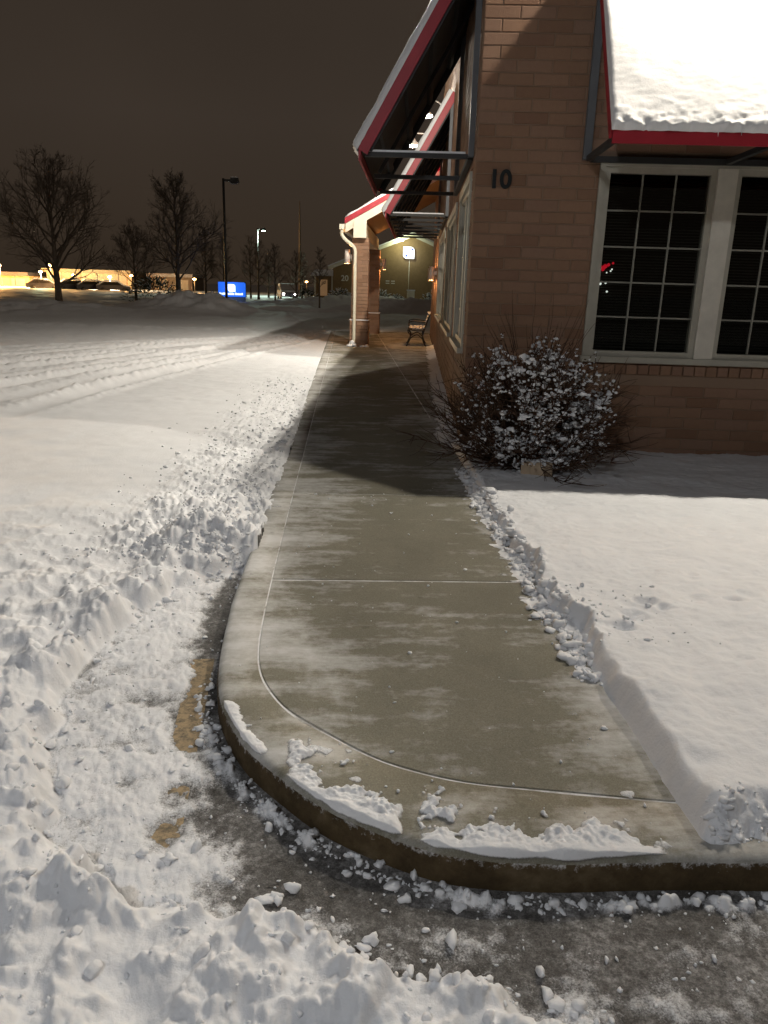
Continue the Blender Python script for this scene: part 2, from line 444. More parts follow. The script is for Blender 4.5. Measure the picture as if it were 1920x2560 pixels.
# bed of the walk: packed snow fills the joints
mb = MB()
bed = [p for p in offset_line(kerb_line, .16) if p[0] < 1.15] + [(1.15, ymin-.05), (1.15, 7.4), BW(-.02, .2)[:2], BW(-.02, WALL_N)[:2], (2.4, KEND)]
mb.prism(bed, -.1, ZS-.004)
m = M['joint'] = mat('joint_fill', (.6, .6, .6), .8, .2); v = objco(m)
L(m, ramp(m, noise_n(m, 6, 5, .7, v), [(.28, (.16, .15, .12)), (.42, (.50, .49, .48)), (.55, (.76, .76, .77))]), bsdf(m).inputs['Base Color'])
walk = mb.build('sidewalk', M['joint'], kind='structure')
G = .008
def slab(poly):
    b_ = MB(); b_.prism(poly, -.02, ZS+rng.uniform(-.0012, .0012), .006, .004); b_.build('slab', M['concrete'], walk)
# first slab follows the nose
pts = [p for p in inner if p[1] < joints[0]-G and p[0] < 1.12]
slab([(x_in(joints[0]-G), joints[0]-G)] + pts + [(1.12, 1.98), (1.12, joints[0]-G)])
y0 = joints[0]
for y1 in joints[1:]+[KEND]:
    if y1 > KEND: y1 = KEND
    ys = [y1-G] + [y for x, y in inner if y0+G < y < y1-G] + [y0+G]
    left = [(x_in(y), y) for y in ys]
    if y1 < 7.42: right = [(1.12, y0+G), (1.12, y1-G)]
    else:
        right = [(COR[0]-.03+max(0, (yy-COR[1]))*math.tan(A), yy) for yy in (y0+G, y1-G)]
        if y0 < 7.42: right = [(1.12, y0+G), (1.12, y1-G)]
    if y0 > 7.42 :
        # wide part: split lengthways
        mid = 1.02
        slab(left + [(mid-G, y0+G), (mid-G, y1-G)])
        slab([(mid+G, y1-G), (mid+G, y0+G)] + right) if right[0][0] > mid+.05 else None
    else: slab(left + right)
    y0 = y1
    if y1 >= KEND: break

# ================================================================ snow height functions
CLEAR = [(-.50, 4.22), (-.764, 4.08), (-.98, 3.62), (-1.10, 2.95), (-.99, 2.39), (-.84, 1.95), (-.55, 1.72), (-.20, 1.66), (-.03, 1.60),
         (.18, 1.46), (.40, 1.40), (.55, 1.24), (.72, .98), (1.2, .7), (4, .5), (5, 1.75), (1.6, 2.4), (.1, 3.2), (-.3, 4.22)]
KL = [p for p in kerb_line]
def lot_T(x, y):
    """snow depth over the asphalt"""
    wx = x + .05*fbm(x, y, .22, 3, 3); wy = y + .05*fbm(x, y, .22, 3, 9)
    d = seg_dist(wx, wy, CLEAR)                # + inside the cleared strip
    do = np.maximum(-d, 0)
    dk = seg_dist(x, y, KL, False)
    near = np.exp(-do/.9)*sst(6.5, 4.5, y)
    # untouched snow
    T = .075 + .008*fbm(x, y, 1.6, 3, 21) + .003*fbm(x, y, .25, 2, 5)
    # bank at the rim of the cleared strip
    rim = sst(0, .10, do)
    n1 = fbm(x, y, .36, 3, 31, .40); n2 = fbm(x, y, .12, 3, 37, .45)
    w0, i0 = worley(x+.05*n2, y+.05*n1, .15, 3); w1, i1 = worley(x+.02*n2, y+.02*n1, .075, 5); w2, _ = worley(x+.01*n2, y+.01*n1, .036, 8)
    dome = lambda w_, r_: np.clip(1-(w_/r_)**2, 0, 1)**.8
    clod0 = dome(w0, .30+.35*i0)*sst(-.15, .35, n2+.5*n1); clod = dome(w1, .30+.30*i1)*sst(-.2, .4, n2+.4*n1); clod2 = dome(w2, .55)*sst(-.3, .5, n1+.3*n2); gr = fbm(x, y, .035, 3, 45, .55)
    puff = np.abs(perlin((x+.02*n2)/.13, (y+.02*n1)/.13, 51)) + .55*np.abs(perlin(x/.06+.3*n1, y/.06, 53)) + .28*np.abs(perlin(x/.028, y/.028, 57))
    bank = .035*np.exp(-((do-.16)/.16)**2) + near*(.065*n1 + .012*n2 + .040*puff*sst(-.35, .35, n2+.6*n1) + .012*clod0 + .010*clod + .006*clod2 + .004*gr)
    bank = bank + .07*np.exp(-(((x+.92)/.30)**2+((y-4.45)/.22)**2))
    To = rim*(T+bank)
    # trodden thin snow inside the strip
    side = sst(-.15, -.62, x+.16*n1+.10*(y-2.6))
    ti = -.013 + .026*side + .013*fbm(x, y, .24, 4, 61) + .007*n2 + .004*clod2 + .0045*gr + .006*sst(2.0, 1.5, y)
    ti = ti - .022*np.exp(-(((x+.55)/.055)**2)) * sst(3.7, 3.1, y)*sst(2.3, 2.6, y)
    ti = ti - .020*np.exp(-(((x+.535)/.06)**2)) * (np.exp(-((y-2.20)/.09)**2)+np.exp(-((y-2.52)/.07)**2)+.7*np.exp(-((y-1.97)/.06)**2))
    ti = np.minimum(ti, .05)
    # crumbs lying in the gutter below the kerb
    gut = np.exp(-((dk-.055)/.028)**2)*sst(2.9, 2.5, y)
    ti = ti - .02*np.exp(-(dk/.12)**2) + gut*(.024+.026*n2+.02*clod2)
    Tn = np.where(d > 0, ti, To)
    Tn = np.where(d > 0, Tn, np.maximum(Tn, np.minimum(ti, .01)))
    # snow thrown off the walk along the kerb
    lim = -1.50 + .16*fbm(x*0, y, .9, 3, 41) + .10*n2
    b = sst(lim-.10, lim+.28, x)*sst(4.05, 4.5, y)*sst(24, 9, y)
    grow = sst(-1.5, -.56, x)
    amp = .5+.5*sst(12, 5, y)
    holes = np.clip(.40-w2, 0, 1)*sst(-.1, .5, fbm(x, y, .5, 2, 91)+.25)
    spat = b*amp*(.024*n1 + .010*n2 + .032*(puff-.25) + .012*clod + .010*clod2 - .036*holes + .009*gr + .038*grow)
    Tn = Tn + spat
    # wheel tracks sweeping towards the porch
    tr_ = 0*x; far = sst(8.0, 11.5, y-.25*(x+4))*sst(29, 25, y)
    for i, (off, cur, dep) in enumerate(((-.05, .0, .05), (-1.45, .0, .05), (-.75, .02, .035), (-2.15, .03, .04), (-3.2, .05, .05), (-4.0, .05, .045),
                                         (-4.9, .10, .045), (-6.2, .12, .05), (-7.6, .15, .04), (-9.5, .18, .04))):
        xc = -.62 - .262*(24.8-y) + .0035*(24.8-y)**2*(1+cur*4) + off*np.clip((26.5-y)/15, .08, 1.4) + .06*fbm(x*0, y, 2.2, 2, 100+i)
        u = (x-xc)/.17
        tr_ = tr_ - dep*np.exp(-u**2) + dep*.75*np.exp(-((np.abs(u)-1.75)/.6)**2)*(1+.5*n2)
    Tn = Tn + far*tr_*sst(-.7, -1.1, x) + far*.012*fbm(x, y, .45, 3, 55)*sst(-.7, -1.3, x)
    # churned line where the ploughed drive crosses
    dr = np.exp(-((y-27.2)/1.0)**2); Tn = Tn + dr*.05*(fbm(x, y, .5, 4, 66)+.3)
    # ploughed heaps and banks
    for cx, cy, h, rx, ry in ((-7.6, 41, .62, 2.2, 2.2), (-5.9, 41, .25, 1.6, 1.6), (-9.6, 41.5, .5, 2.2, 1.6), (-16, 36, .40, 5, 2.2), (-22, 35, .5, 4, 2.0),
                              (-13, 38, .28, 3, 1.4), (3.4, 49, .75, 3.2, 1.6), (.2, 47, .30, 2.6, 1.2), (-3.2, 45, .30, 2.5, 1.2), (8, 50, .8, 3, 2), (-1, 60, .5, 6, 2.5), (2.5, 61, .5, 4, 2)):
        q = ((x-cx)/rx)**2+((y-cy)/ry)**2
        Tn = Tn + h*np.exp(-q)*(1+.28*fbm(x, y, .9, 4, 71))
    Tn = Tn + sst(30, 34, y)*(.05+.08*fbm(x, y, 3, 3, 81))
    return Tn
PITS = [(1.46, 3.38, .05, .05), (1.52, 3.31, .035, .04), (1.75, 3.42, .02, .05), (1.90, 3.40, .03, .035), (2.02, 3.47, .02, .05), (2.20, 3.52, .04, .04),
        (1.34, 3.22, .05, .06), (1.25, 3.10, .05, .05), (1.62, 2.80, .02, .05), (1.55, 2.15, .025, .025), (1.60, 2.12, .02, .02), (2.35, 3.60, .03, .05), (1.85, 3.75, .015, .03)]
def lawn_T(x, y):
    """snow depth above the level of the walk on the lawn side"""
    n1 = fbm(x, y, .30, 4, 131); n2 = fbm(x, y, .10, 3, 137); w1, _ = worley(x+.02*n2, y+.02*n1, .075, 15); clod = np.clip(.62-w1, 0, 1)
    rough = sst(2.6, 3.1, y)*sst(6.6, 6.0, y); rough = np.maximum(rough, .38*sst(-.1, .6, fbm(x*0, y, .25, 2, 191)+.2)*sst(1.9, 2.1, y)*sst(3.2, 2.9, y))
    ex = 1.015 + .028*n1*(.3+rough) + .012*n2*rough + .05*np.exp(-((y-3.15)/.16)**2)
    u = x-ex
    wdt = .055+.035*(1-rough)
    hgt = .086 + .02*fbm(x*0, y, .9, 2, 141) + .012*n1
    crest = sst(0, 1, u/wdt)
    T = -.03+(hgt+.03)*crest + .03*rough*np.exp(-(u/.06)**2)*(n1+clod*2.2) + .022*np.exp(-((u-.16)/.14)**2)*(1-rough)
    T = T + crest*(.012*fbm(x, y, 1.3, 3, 151) + .004*n1*np.exp(-u/.3) - .05*sst(4.5, 7.2, y) )
    T = T + rough*.022*np.exp(-np.clip(u, 0, 9)/.05)*clod*crest
    for px, py, dp, r_ in PITS:
        q = np.hypot((x-px)+.03*n2, (y-py)*1.3+.03*n1)/r_
        T = T - dp*.8*np.exp(-q**2) + dp*.12*np.exp(-((q-1.5)/.45)**2)
    # spill at the foot of the bank
    T = np.maximum(T, np.where(u < 0, -.012+rough*(.030*np.exp(u/.07)+.010*n2)*1.0, T))
    # south side falls to the kerb
    fy = sst(1.76, 1.93, y+(.07*n1+.03*n2)*sst(1.74, 1.84, y))
    T = T*fy - .03*(1-fy) + (.014*n2+.016*clod)*fy*(1-fy)*3 + crest*(.004*fbm(x, y, .06, 3, 171)+.010*n2*np.exp(-np.clip(u, 0, 9)/.12))*sst(1.8, 1.95, y)
    f = sst(1.10, 1.34, x+.10*n1+.04*n2); zt = LZ-.03+.235*sst(1.46+.05*n1, 2.02, y+.03*n2) + .02*n2 + .016*clod
    T = np.where(y < 1.765, -.3, T); T = np.maximum(T, zt-ZS-(1-f)*.25-.4*sst(1.86, 2.0, y))
    return T
def film_T(x, y):
    """thin snow left on the walk"""
    n1 = fbm(x, y, .22, 4, 231); n2 = fbm(x, y, .07, 3, 237)
    st = fbm(x/3.2, y, .085, 4, 241)
    dk = seg_dist(x, y, KL, False)
    T = np.full(x.shape, -.012)
    # scrapes by the kerb and thin drifts by the lawn
    T = np.maximum(T, -.0115 + .0100*sst(.5, .05, dk)*sst(.1, .9, st+.35*n1)*sst(2.6, 3.2, y) + .003*n2)
    T = np.maximum(T, -.0115 + .0125*sst(.72, 1.02, x+.10*st)*sst(2.9, 3.5, y)*sst(7.7, 6.4, y)*sst(-.55, .6, st+.5*n1) + .003*n2)
    T = np.maximum(T, -.0118 + .014*sst(.35, .8, fbm(x, y, .13, 3, 251))*sst(3.2, 2.2, y)*sst(-.3, .5, fbm(x, y, .6, 2, 261)))
    # drift along the brick wall
    s_, t_ = BL(x, y)
    T = np.maximum(T, -.012+ .055*np.exp(s_/.16)*sst(-.3, .4, t_)*(1+.5*n1+.3*st)*sst(-.6, -.05, s_) )
    return T

# ---- lot snow: fine near the viewer, coarse far away
th = np.radians(np.concatenate([np.linspace(-80, -32.2, 110), np.linspace(-32, 38, 720), np.linspace(38.2, 70, 70)])); na, nr = len(th), 1090
rr = np.exp(np.linspace(math.log(.7), math.log(150), nr))
TH, RR = np.meshgrid(th, rr); X = RR*np.sin(TH); Y = RR*np.cos(TH)
# under the raised walk, lawn and building nothing is needed
kp = offset_line([p for p in kerb_line], .05)
poly = kp + [(9, 30), (2.2, KEND-.05)]
inside = seg_dist(X.ravel(), Y.ravel(), poly).reshape(X.shape) > 0
inside |= (X > -.5) & (Y > 6) & (Y < KEND-.06) & (X < 10)
need = ~inside; T = np.full(X.shape, -1.0); T[need] = lot_T(X[need], Y[need])
T = np.where((Y > 31) & need, np.maximum(T, .02), T)
Dp = T.copy(); T = np.where(T < .05, .0015+np.log1p(np.exp(np.clip(T, -1, 1)/.003))*.003, T)
ok = (Dp > -.022) & ~inside
fm = (ok[:-1, :-1] | ok[1:, :-1] | ok[:-1, 1:] | ok[1:, 1:]) & ~(inside[:-1, :-1] & inside[1:, 1:] & inside[1:, :-1] & inside[:-1, 1:])
ids = np.arange(na*nr).reshape(nr, na)
Fq = np.stack([ids[:-1, :-1], ids[:-1, 1:], ids[1:, 1:], ids[1:, :-1]], -1)[fm]
snow_lot = npmesh('snow_on_lot', np.stack([X.ravel(), Y.ravel(), T.ravel()+LZ], -1), Fq, M['lot_snow'], kind='stuff', depth=Dp,
                  label='white snow lying over the parking lot in tracks, heaps and shovelled banks')
# ---- lawn snow
def grid(x0, x1, nx, y0, y1, ny, xw=1.0):
    gx = x0+(x1-x0)*np.linspace(0, 1, nx)**xw; gy = np.linspace(y0, y1, ny)
    return np.meshgrid(gx, gy)
X, Y = grid(.86, 7.5, 420, 1.42, 7.62, 680, 1.7)
T = lawn_T(X.ravel(), Y.ravel()).reshape(X.shape)
s_, t_ = BL(X, Y); ok = (T > np.where(Y > 1.78, -.010, -.115)) & (t_ < .12)
fm = ok[:-1, :-1] | ok[1:, :-1] | ok[:-1, 1:] | ok[1:, 1:]
ids = np.arange(X.size).reshape(X.shape); Fq = np.stack([ids[:-1, :-1], ids[:-1, 1:], ids[1:, 1:], ids[1:, :-1]], -1)[fm]
npmesh('snow_on_lawn', np.stack([X.ravel(), Y.ravel(), T.ravel()+ZS], -1), Fq, M['snow'], kind='stuff',
       label='smooth white snow on the lawn with a cut edge along the cleared walk')
# ---- film on the walk
X, Y = grid(-.56, 1.1, 300, 1.70, 7.5, 900)
def film_obj(X, Y, name, lab):
    T = film_T(X.ravel(), Y.ravel()).reshape(X.shape)
    dk = seg_dist(X.ravel(), Y.ravel(), kp + [(9, 30), (2.2, KEND)]).reshape(X.shape) + .05
    T = T - .05*sst(.022, -.004, dk); Dp = T.copy(); T = np.where(dk > .02, .0008+np.maximum(T, 0), T); ok = (Dp > -.010)
    fm = ok[:-1, :-1] | ok[1:, :-1] | ok[:-1, 1:] | ok[1:, 1:]
    ids = np.arange(X.size).reshape(X.shape); Fq = np.stack([ids[:-1, :-1], ids[:-1, 1:], ids[1:, 1:], ids[1:, :-1]], -1)[fm]
    npmesh(name, np.stack([X.ravel(), Y.ravel(), T.ravel()+ZS], -1), Fq, M['film_snow'], kind='stuff', label=lab, depth=Dp)
film_obj(X, Y, 'snow_on_walk', 'thin leftover snow on the swept concrete walk')
# ---- ridge of snow left on the rim of the nose, laid along the kerb
rim_c = catmull([(-.45, 2.6)]+[p for p in catmull(nose, 5) if p[1] < 2.58 and p[0] < 1.0]+[(1.0, 1.738)], 14)
nd = 80; dd = np.linspace(-.012, .26, nd); V = np.array([offset_line(rim_c, d_) for d_ in dd]); XX, YY = V[..., 0], V[..., 1]
DD = np.repeat(dd[:, None], XX.shape[1], 1)
n1 = fbm(XX, YY, .20, 4, 231); n2 = fbm(XX, YY, .06, 3, 237); n3 = fbm(XX, YY, .02, 2, 239)
msk = sst(-.24, -.08, XX)*sst(1.0, .72, XX+.1*n1); bare = 1-np.exp(-((XX-.205-.1*(YY-1.9))/.035)**2)
wid = .095+.08*n1+.035*n2
cl_, _ = worley(XX, YY, .03, 77); cl_ = np.clip(.5-cl_, 0, 1)
T = -.009 + msk*bare*(.027*sst(wid+.10, wid-.03, DD) + .012*n1+.010*n2+.006*n3+.016*cl_*sst(-.2, .4, n2))
T = np.maximum(T, -.010+msk*bare*sst(-.1, .7, n1+.4*n2+.25)*(.013+.008*n2+.006*n3)*sst(.26, .14, DD))
m2 = sst(2.66, 2.5, YY)*sst(2.16, 2.30, YY)*sst(-.18, -.27, XX)
T = np.maximum(T, -.012 + m2*(.030*sst(.10, .01, DD+.03*n1)+.010*n2+.006*n3))
m3 = sst(.5, .7, XX)*sst(1.0, .9, XX); T = np.maximum(T, -.012+m3*(.012+.014*n1+.012*n2+.006*n3)*sst(.2, .08, DD))
ie = int(np.argmin(np.abs(dd-.014))); te1 = np.convolve(T[ie], np.ones(15)/15, 'same'); bl = np.clip((DD-.010)/.05, 0, 1); T = T*bl+te1[None, :]*(1-bl); te = np.repeat(te1[None, :], nd, 0)
fr_ = np.clip((.014-DD)/.026, 0, 1); outw = np.clip(te, 0, .03)/.03
Deff = np.where(DD < .014, .014-(.014-DD)*outw, DD)
T = np.where(DD < .014, te-fr_**1.6*(np.clip(te, 0, 1)*1.1+.012), T)
nrm_ = np.array(offset_line(rim_c, 1.0))-np.array(rim_c)
XX = np.array(rim_c)[None, :, 0]+nrm_[None, :, 0]*Deff; YY = np.array(rim_c)[None, :, 1]+nrm_[None, :, 1]*Deff
Z = np.where(DD < .02, T, .0008+np.maximum(T, 0))+ZS
ok = T > -.016; fm = ok[:-1, :-1] | ok[1:, :-1] | ok[:-1, 1:] | ok[1:, 1:]
ids = np.arange(XX.size).reshape(XX.shape); Fq = np.stack([ids[:-1, :-1], ids[:-1, 1:], ids[1:, 1:], ids[1:, :-1]], -1)[fm]
npmesh('snow_on_nose', np.stack([XX.ravel(), YY.ravel(), Z.ravel()], -1), Fq, M['film_snow'], kind='stuff', depth=T-.003, label='ridge of snow left along the rim of the rounded kerb')
X, Y = grid(.3, 2.9, 130, 7.5, 21.0, 420)
film_obj(X, Y, 'snow_along_wall', 'narrow drift of snow along the foot of the west brick wall')

# ---- loose clods of snow
def ico():
    t = (1+5**.5)/2
    v = np.array([(-1,t,0),(1,t,0),(-1,-t,0),(1,-t,0),(0,-1,t),(0,1,t),(0,-1,-t),(0,1,-t),(t,0,-1),(t,0,1),(-t,0,-1),(-t,0,1)], float)
    v /= np.linalg.norm(v[0])
    f = [(0,11,5),(0,5,1),(0,1,7),(0,7,10),(0,10,11),(1,5,9),(5,11,4),(11,10,2),(10,7,6),(7,1,8),(3,9,4),(3,4,2),(3,2,6),(3,6,8),(3,8,9),(4,9,5),(2,4,11),(6,2,10),(8,6,7),(9,8,1)]
    vv = list(v); cache = {}; ff = []
    def mid(a, b):
        k = (min(a, b), max(a, b))
        if k not in cache:
            p = (vv[a]+vv[b]); vv.append(p/np.linalg.norm(p)); cache[k] = len(vv)-1
        return cache[k]
    for a, b, c in f:
        x, y, z = mid(a, b), mid(b, c), mid(c, a); ff += [(a, x, z), (b, y, x), (c, z, y), (x, y, z)]
    return np.array(vv), np.array(ff), v, np.array(f)
ICO_V, ICO_F, ICO0_V, ICO0_F = ico()
nrg = np.random.default_rng(4)
def blobs(pts, size, flat=.75, lo=False, boxy=False):
    """lumpy little balls joined in one mesh"""
    bv, bf = (ICO0_V, ICO0_F) if lo else (ICO_V, ICO_F)
    n = len(pts); V = np.repeat(bv[None], n, 0).copy()
    for k in range(3):
        ax = nrg.normal(size=(n, 3)); ph = nrg.uniform(0, 6, (n, 1))
        V *= (1+.20*np.sin((V*ax[:, None]*2.3).sum(-1)+ph))[..., None]
    sc = nrg.uniform(.55, 1.5, (n, 3)); sc[:, 2] *= flat
    if boxy:
        V = np.sign(V)*np.abs(V)**.62
    V = V*(size[:, None]*sc)[:, None, :]
    if boxy:
        for q in range(n):
            e_ = Matrix.Rotation(nrg.uniform(0, 6.28), 3, 'Z') @ Matrix.Rotation(nrg.normal(0, .5), 3, 'X') @ Matrix.Rotation(nrg.normal(0, .5), 3, 'Y')
            V[q] = V[q] @ np.array(e_).T
    V = V+np.asarray(pts)[:, None, :]
    F = bf[None]+np.arange(n)[:, None, None]*len(bv)
    return V.reshape(-1, 3), F.reshape(-1, 3)
P = []; S = []
def scatter(n, fx, hf, smin, smax, keep=None, sink=.35):
    x, y = fx(n); z = hf(x, y); s_ = smin*(smax/smin)**(nrg.uniform(0, 1, len(x))**2.2)
    ok = np.ones(len(x), bool) if keep is None else keep(x, y, z)
    for a_, b_, c_, d_ in zip(x[ok], y[ok], z[ok], s_[ok]): P.append((a_, b_, c_+d_*(1-sink)*.6)); S.append(d_)
lotz = lambda x, y: np.maximum(lot_T(x, y), 0)+LZ
out_k = lambda x, y, z: seg_dist(x, y, kp+[(9, 30), (2.2, KEND)]) < -.06
scatter(1800, lambda n: (-.56-np.abs(nrg.normal(0, .45, n)), 4.2+nrg.uniform(0, 1, n)**1.8*9), lotz, .004, .017, out_k)
scatter(1300, lambda n: (nrg.uniform(-1.1, 1.5, n), nrg.uniform(1.2, 4.2, n)), lotz, .0025, .009, out_k)
def rimpts(n):
    seg = CLEAR[:13]; i = nrg.integers(0, 12, n); t = nrg.uniform(0, 1, n)
    p = np.array(seg); q = p[i]*(1-t[:, None])+p[i+1]*t[:, None]
    return q[:, 0]+nrg.normal(0, .10, n), q[:, 1]+nrg.normal(0, .10, n)
scatter(300, rimpts, lotz, .004, .020, out_k)
def gutpts(n):
    q = np.array(offset_line(catmull(nose, 8), -.05)); i = nrg.integers(10, len(q), n)
    return q[i, 0]+nrg.normal(0, .02, n), q[i, 1]+nrg.normal(0, .025, n)
scatter(520, gutpts, lotz, .003, .016, out_k)
lawnz = lambda x, y: np.maximum(lawn_T(x, y), film_T(x, y)).clip(0)+ZS
scatter(620, lambda n: (1.01+nrg.normal(0, .035, n), nrg.uniform(2.7, 6.5, n)), lawnz, .006, .030)
scatter(110, lambda n: (1.0+np.abs(nrg.normal(0, .25, n)), nrg.uniform(2.9, 3.6, n)), lawnz, .003, .013)
scatter(90, lambda n: (1.06+np.abs(nrg.normal(0, .16, n)), 1.80+np.abs(nrg.normal(0, .05, n))), lawnz, .003, .014)
scatter(150, lambda n: (nrg.uniform(-.45, 1.0, n), 1.8+nrg.uniform(0, 1, n)**1.5*4), lambda x, y: film_T(x, y).clip(0)+ZS, .002, .009, lambda x, y, z: seg_dist(x, y, kp+[(9, 30), (2.2, KEND)]) > 0)
V, F = blobs(np.array(P), np.array(S))
n_ = 420; bx = np.concatenate([nrg.uniform(-1.5, .9, 260), -.6-np.abs(nrg.normal(0, .35, 160))]); by = np.concatenate([nrg.uniform(1.15, 4.3, 260), nrg.uniform(4.1, 6.5, 160)])
kk_ = (seg_dist(bx, by, CLEAR) < .03) & out_k(bx, by, 0); bx, by = bx[kk_], by[kk_]
bs_ = .006*(.021/.006)**(nrg.uniform(0, 1, len(bx))**1.7); bz = lotz(bx, by)+bs_*.15
V2, F2 = blobs(np.stack([bx, by, bz], -1), bs_, .65, False, True)
F = np.concatenate([F, F2+len(V)]); V = np.concatenate([V, V2])
npmesh('snow_clods', V, F, M['snow'], kind='stuff', label='loose clods of snow scattered over the banks and the walk edge')
print('snow', time.time()-T00)

# ================================================================ brick building
bld = thing('brick_building', 'brown brick building with red snow-capped awnings and white-framed grid windows beside the walk', 'building', (COR[0], COR[1], 0), -A)
WH = 6.4; BH = .1016; BLN = .305; MJ = .010
S_END, W_END = 7.2, WALL_N
# openings: (u0, u1, z0, z1)
S_WIN = [(1.10, 3.34, 1.02, 2.80)]
W_WIN = [(.45, 2.35, 1.02, 2.72), (3.2, 6.3, 1.02, 2.72), (7.4, 11.2, 1.02, 2.72)]
def wall_core(name, u_end, wins, face):
    b_ = MB()
    us = sorted({0.0, u_end, *[x for w_ in wins for x in w_[:2]]}); zs = sorted({-.1, WH, *[z for w_ in wins for z in w_[2:]]})
    for ua, ub in zip(us, us[1:]):
        for za, zb in zip(zs, zs[1:]):
            um, zm = (ua+ub)/2, (za+zb)/2
            if any(w_[0] < um < w_[1] and w_[2] < zm < w_[3] for w_ in wins): continue
            if face == 'S': b_.box(ua, ub, 0.008, .20, za, zb)
            else: b_.box(.008, .20, max(ua, .2), ub, za, zb) if ub > .2 else None
    return b_.build(name, M['mortar'], bld)
south_wall = wall_core('south_wall', S_END, S_WIN, 'S')
west_wall = wall_core('west_wall', W_END, W_WIN, 'W')
mb = MB(); mb.box(.2, S_END, .2, W_END, WH-.2, WH); mb.build('roof_deck', M['sidepanel'], bld)
mb = MB(); mb.box(S_END-.02, S_END, .2, W_END, -.1, WH-.2); mb.box(.2, S_END, W_END-.02, W_END, -.1, WH-.2); mb.build('rear_wall', M['mortar'], bld)
def courses(u_end, wins, first_off):
    out = []; z = .0; r_ = 0
    while z < WH-.05:
        u = -(first_off if r_ % 2 else 0.0)
        while u < u_end:
            a_, b_ = max(u, 0), min(u+BLN, u_end)
            segs = [(a_, b_)]
            for (w0, w1, z0, z1) in wins:
                if z+BH > z0-.115 and z < z1:
                    ns = []
                    for p, q in segs:
                        if q <= w0 or p >= w1: ns.append((p, q))
                        else:
                            if p < w0: ns.append((p, w0))
                            if q > w1: ns.append((w1, q))
                    segs = ns
            for p, q in segs:
                if q-p > .03: out.append((p, q, z))
            u += BLN
        z += BH; r_ += 1
    return out
# unit brick, front face chamfered; x 0..1 scaled, outward -y
def brick_pts(l, h, d=.045, c=.004):
    return [(0, 0, 0), (l, 0, 0), (l, 0, h), (0, 0, h), (0, -d+c, 0), (l, -d+c, 0), (l, -d+c, h), (0, -d+c, h),
            (c, -d, c), (l-c, -d, c), (l-c, -d, h-c), (c, -d, h-c)]
BF = [(4, 5, 9, 8), (5, 6, 10, 9), (6, 7, 11, 10), (7, 4, 8, 11), (8, 9, 10, 11), (0, 1, 5, 4), (1, 2, 6, 5), (2, 3, 7, 6), (3, 0, 4, 7)]
unit = {}
def brick_mesh(l):
    k = round(l, 2)
    if k not in unit:
        me = bpy.data.meshes.new('brick'); me.from_pydata(brick_pts(l-MJ, BH-MJ), [], BF); me.materials.append(M['brick']); unit[k] = me
    return unit[k]
allS = courses(S_END, S_WIN, .1525)
vis = [b_ for b_ in allS if b_[0] < 3.6 and .05 < b_[2] < 4.3]
vis.sort(key=lambda b_: (b_[0]-.5)**2*.25+(b_[2]-2.2)**2)
vis = vis[:276]; vset = set(vis)
for (p, q, z) in vis:
    o = link('brick', brick_mesh(q-p), south_wall); o.location = (p+MJ/2, .045+rng.uniform(-.002, .002), z+MJ/2)
# rowlock sill course
for i in range(21):
    u0_ = S_WIN[0][0]+i*(S_WIN[0][1]-S_WIN[0][0])/21
    o = link('sill_brick', brick_mesh(.1067), south_wall); o.location = (u0_+MJ/2, .030, S_WIN[0][2]-.108); 
st = MB()
for (p, q, z) in allS:
    if (p, q, z) in vset: continue
    dy = rng.uniform(-.002, .002)
    st.add([(x+p+MJ/2, y+.045+dy, zz+z+MJ/2) for x, y, zz in brick_pts(q-p-MJ, BH-MJ)], BF)
st.build('brick_courses', M['brick'], south_wall, kind='stuff')
st = MB()
for (p, q, z) in courses(W_END, W_WIN, .1525):
    dy = rng.uniform(-.002, .002)
    st.add([(.045+y+dy, q-MJ/2-x, zz+z+MJ/2) for x, y, zz in brick_pts(q-p-MJ, BH-MJ)], BF)
st.build('brick_courses', M['brick'], west_wall, kind='stuff')

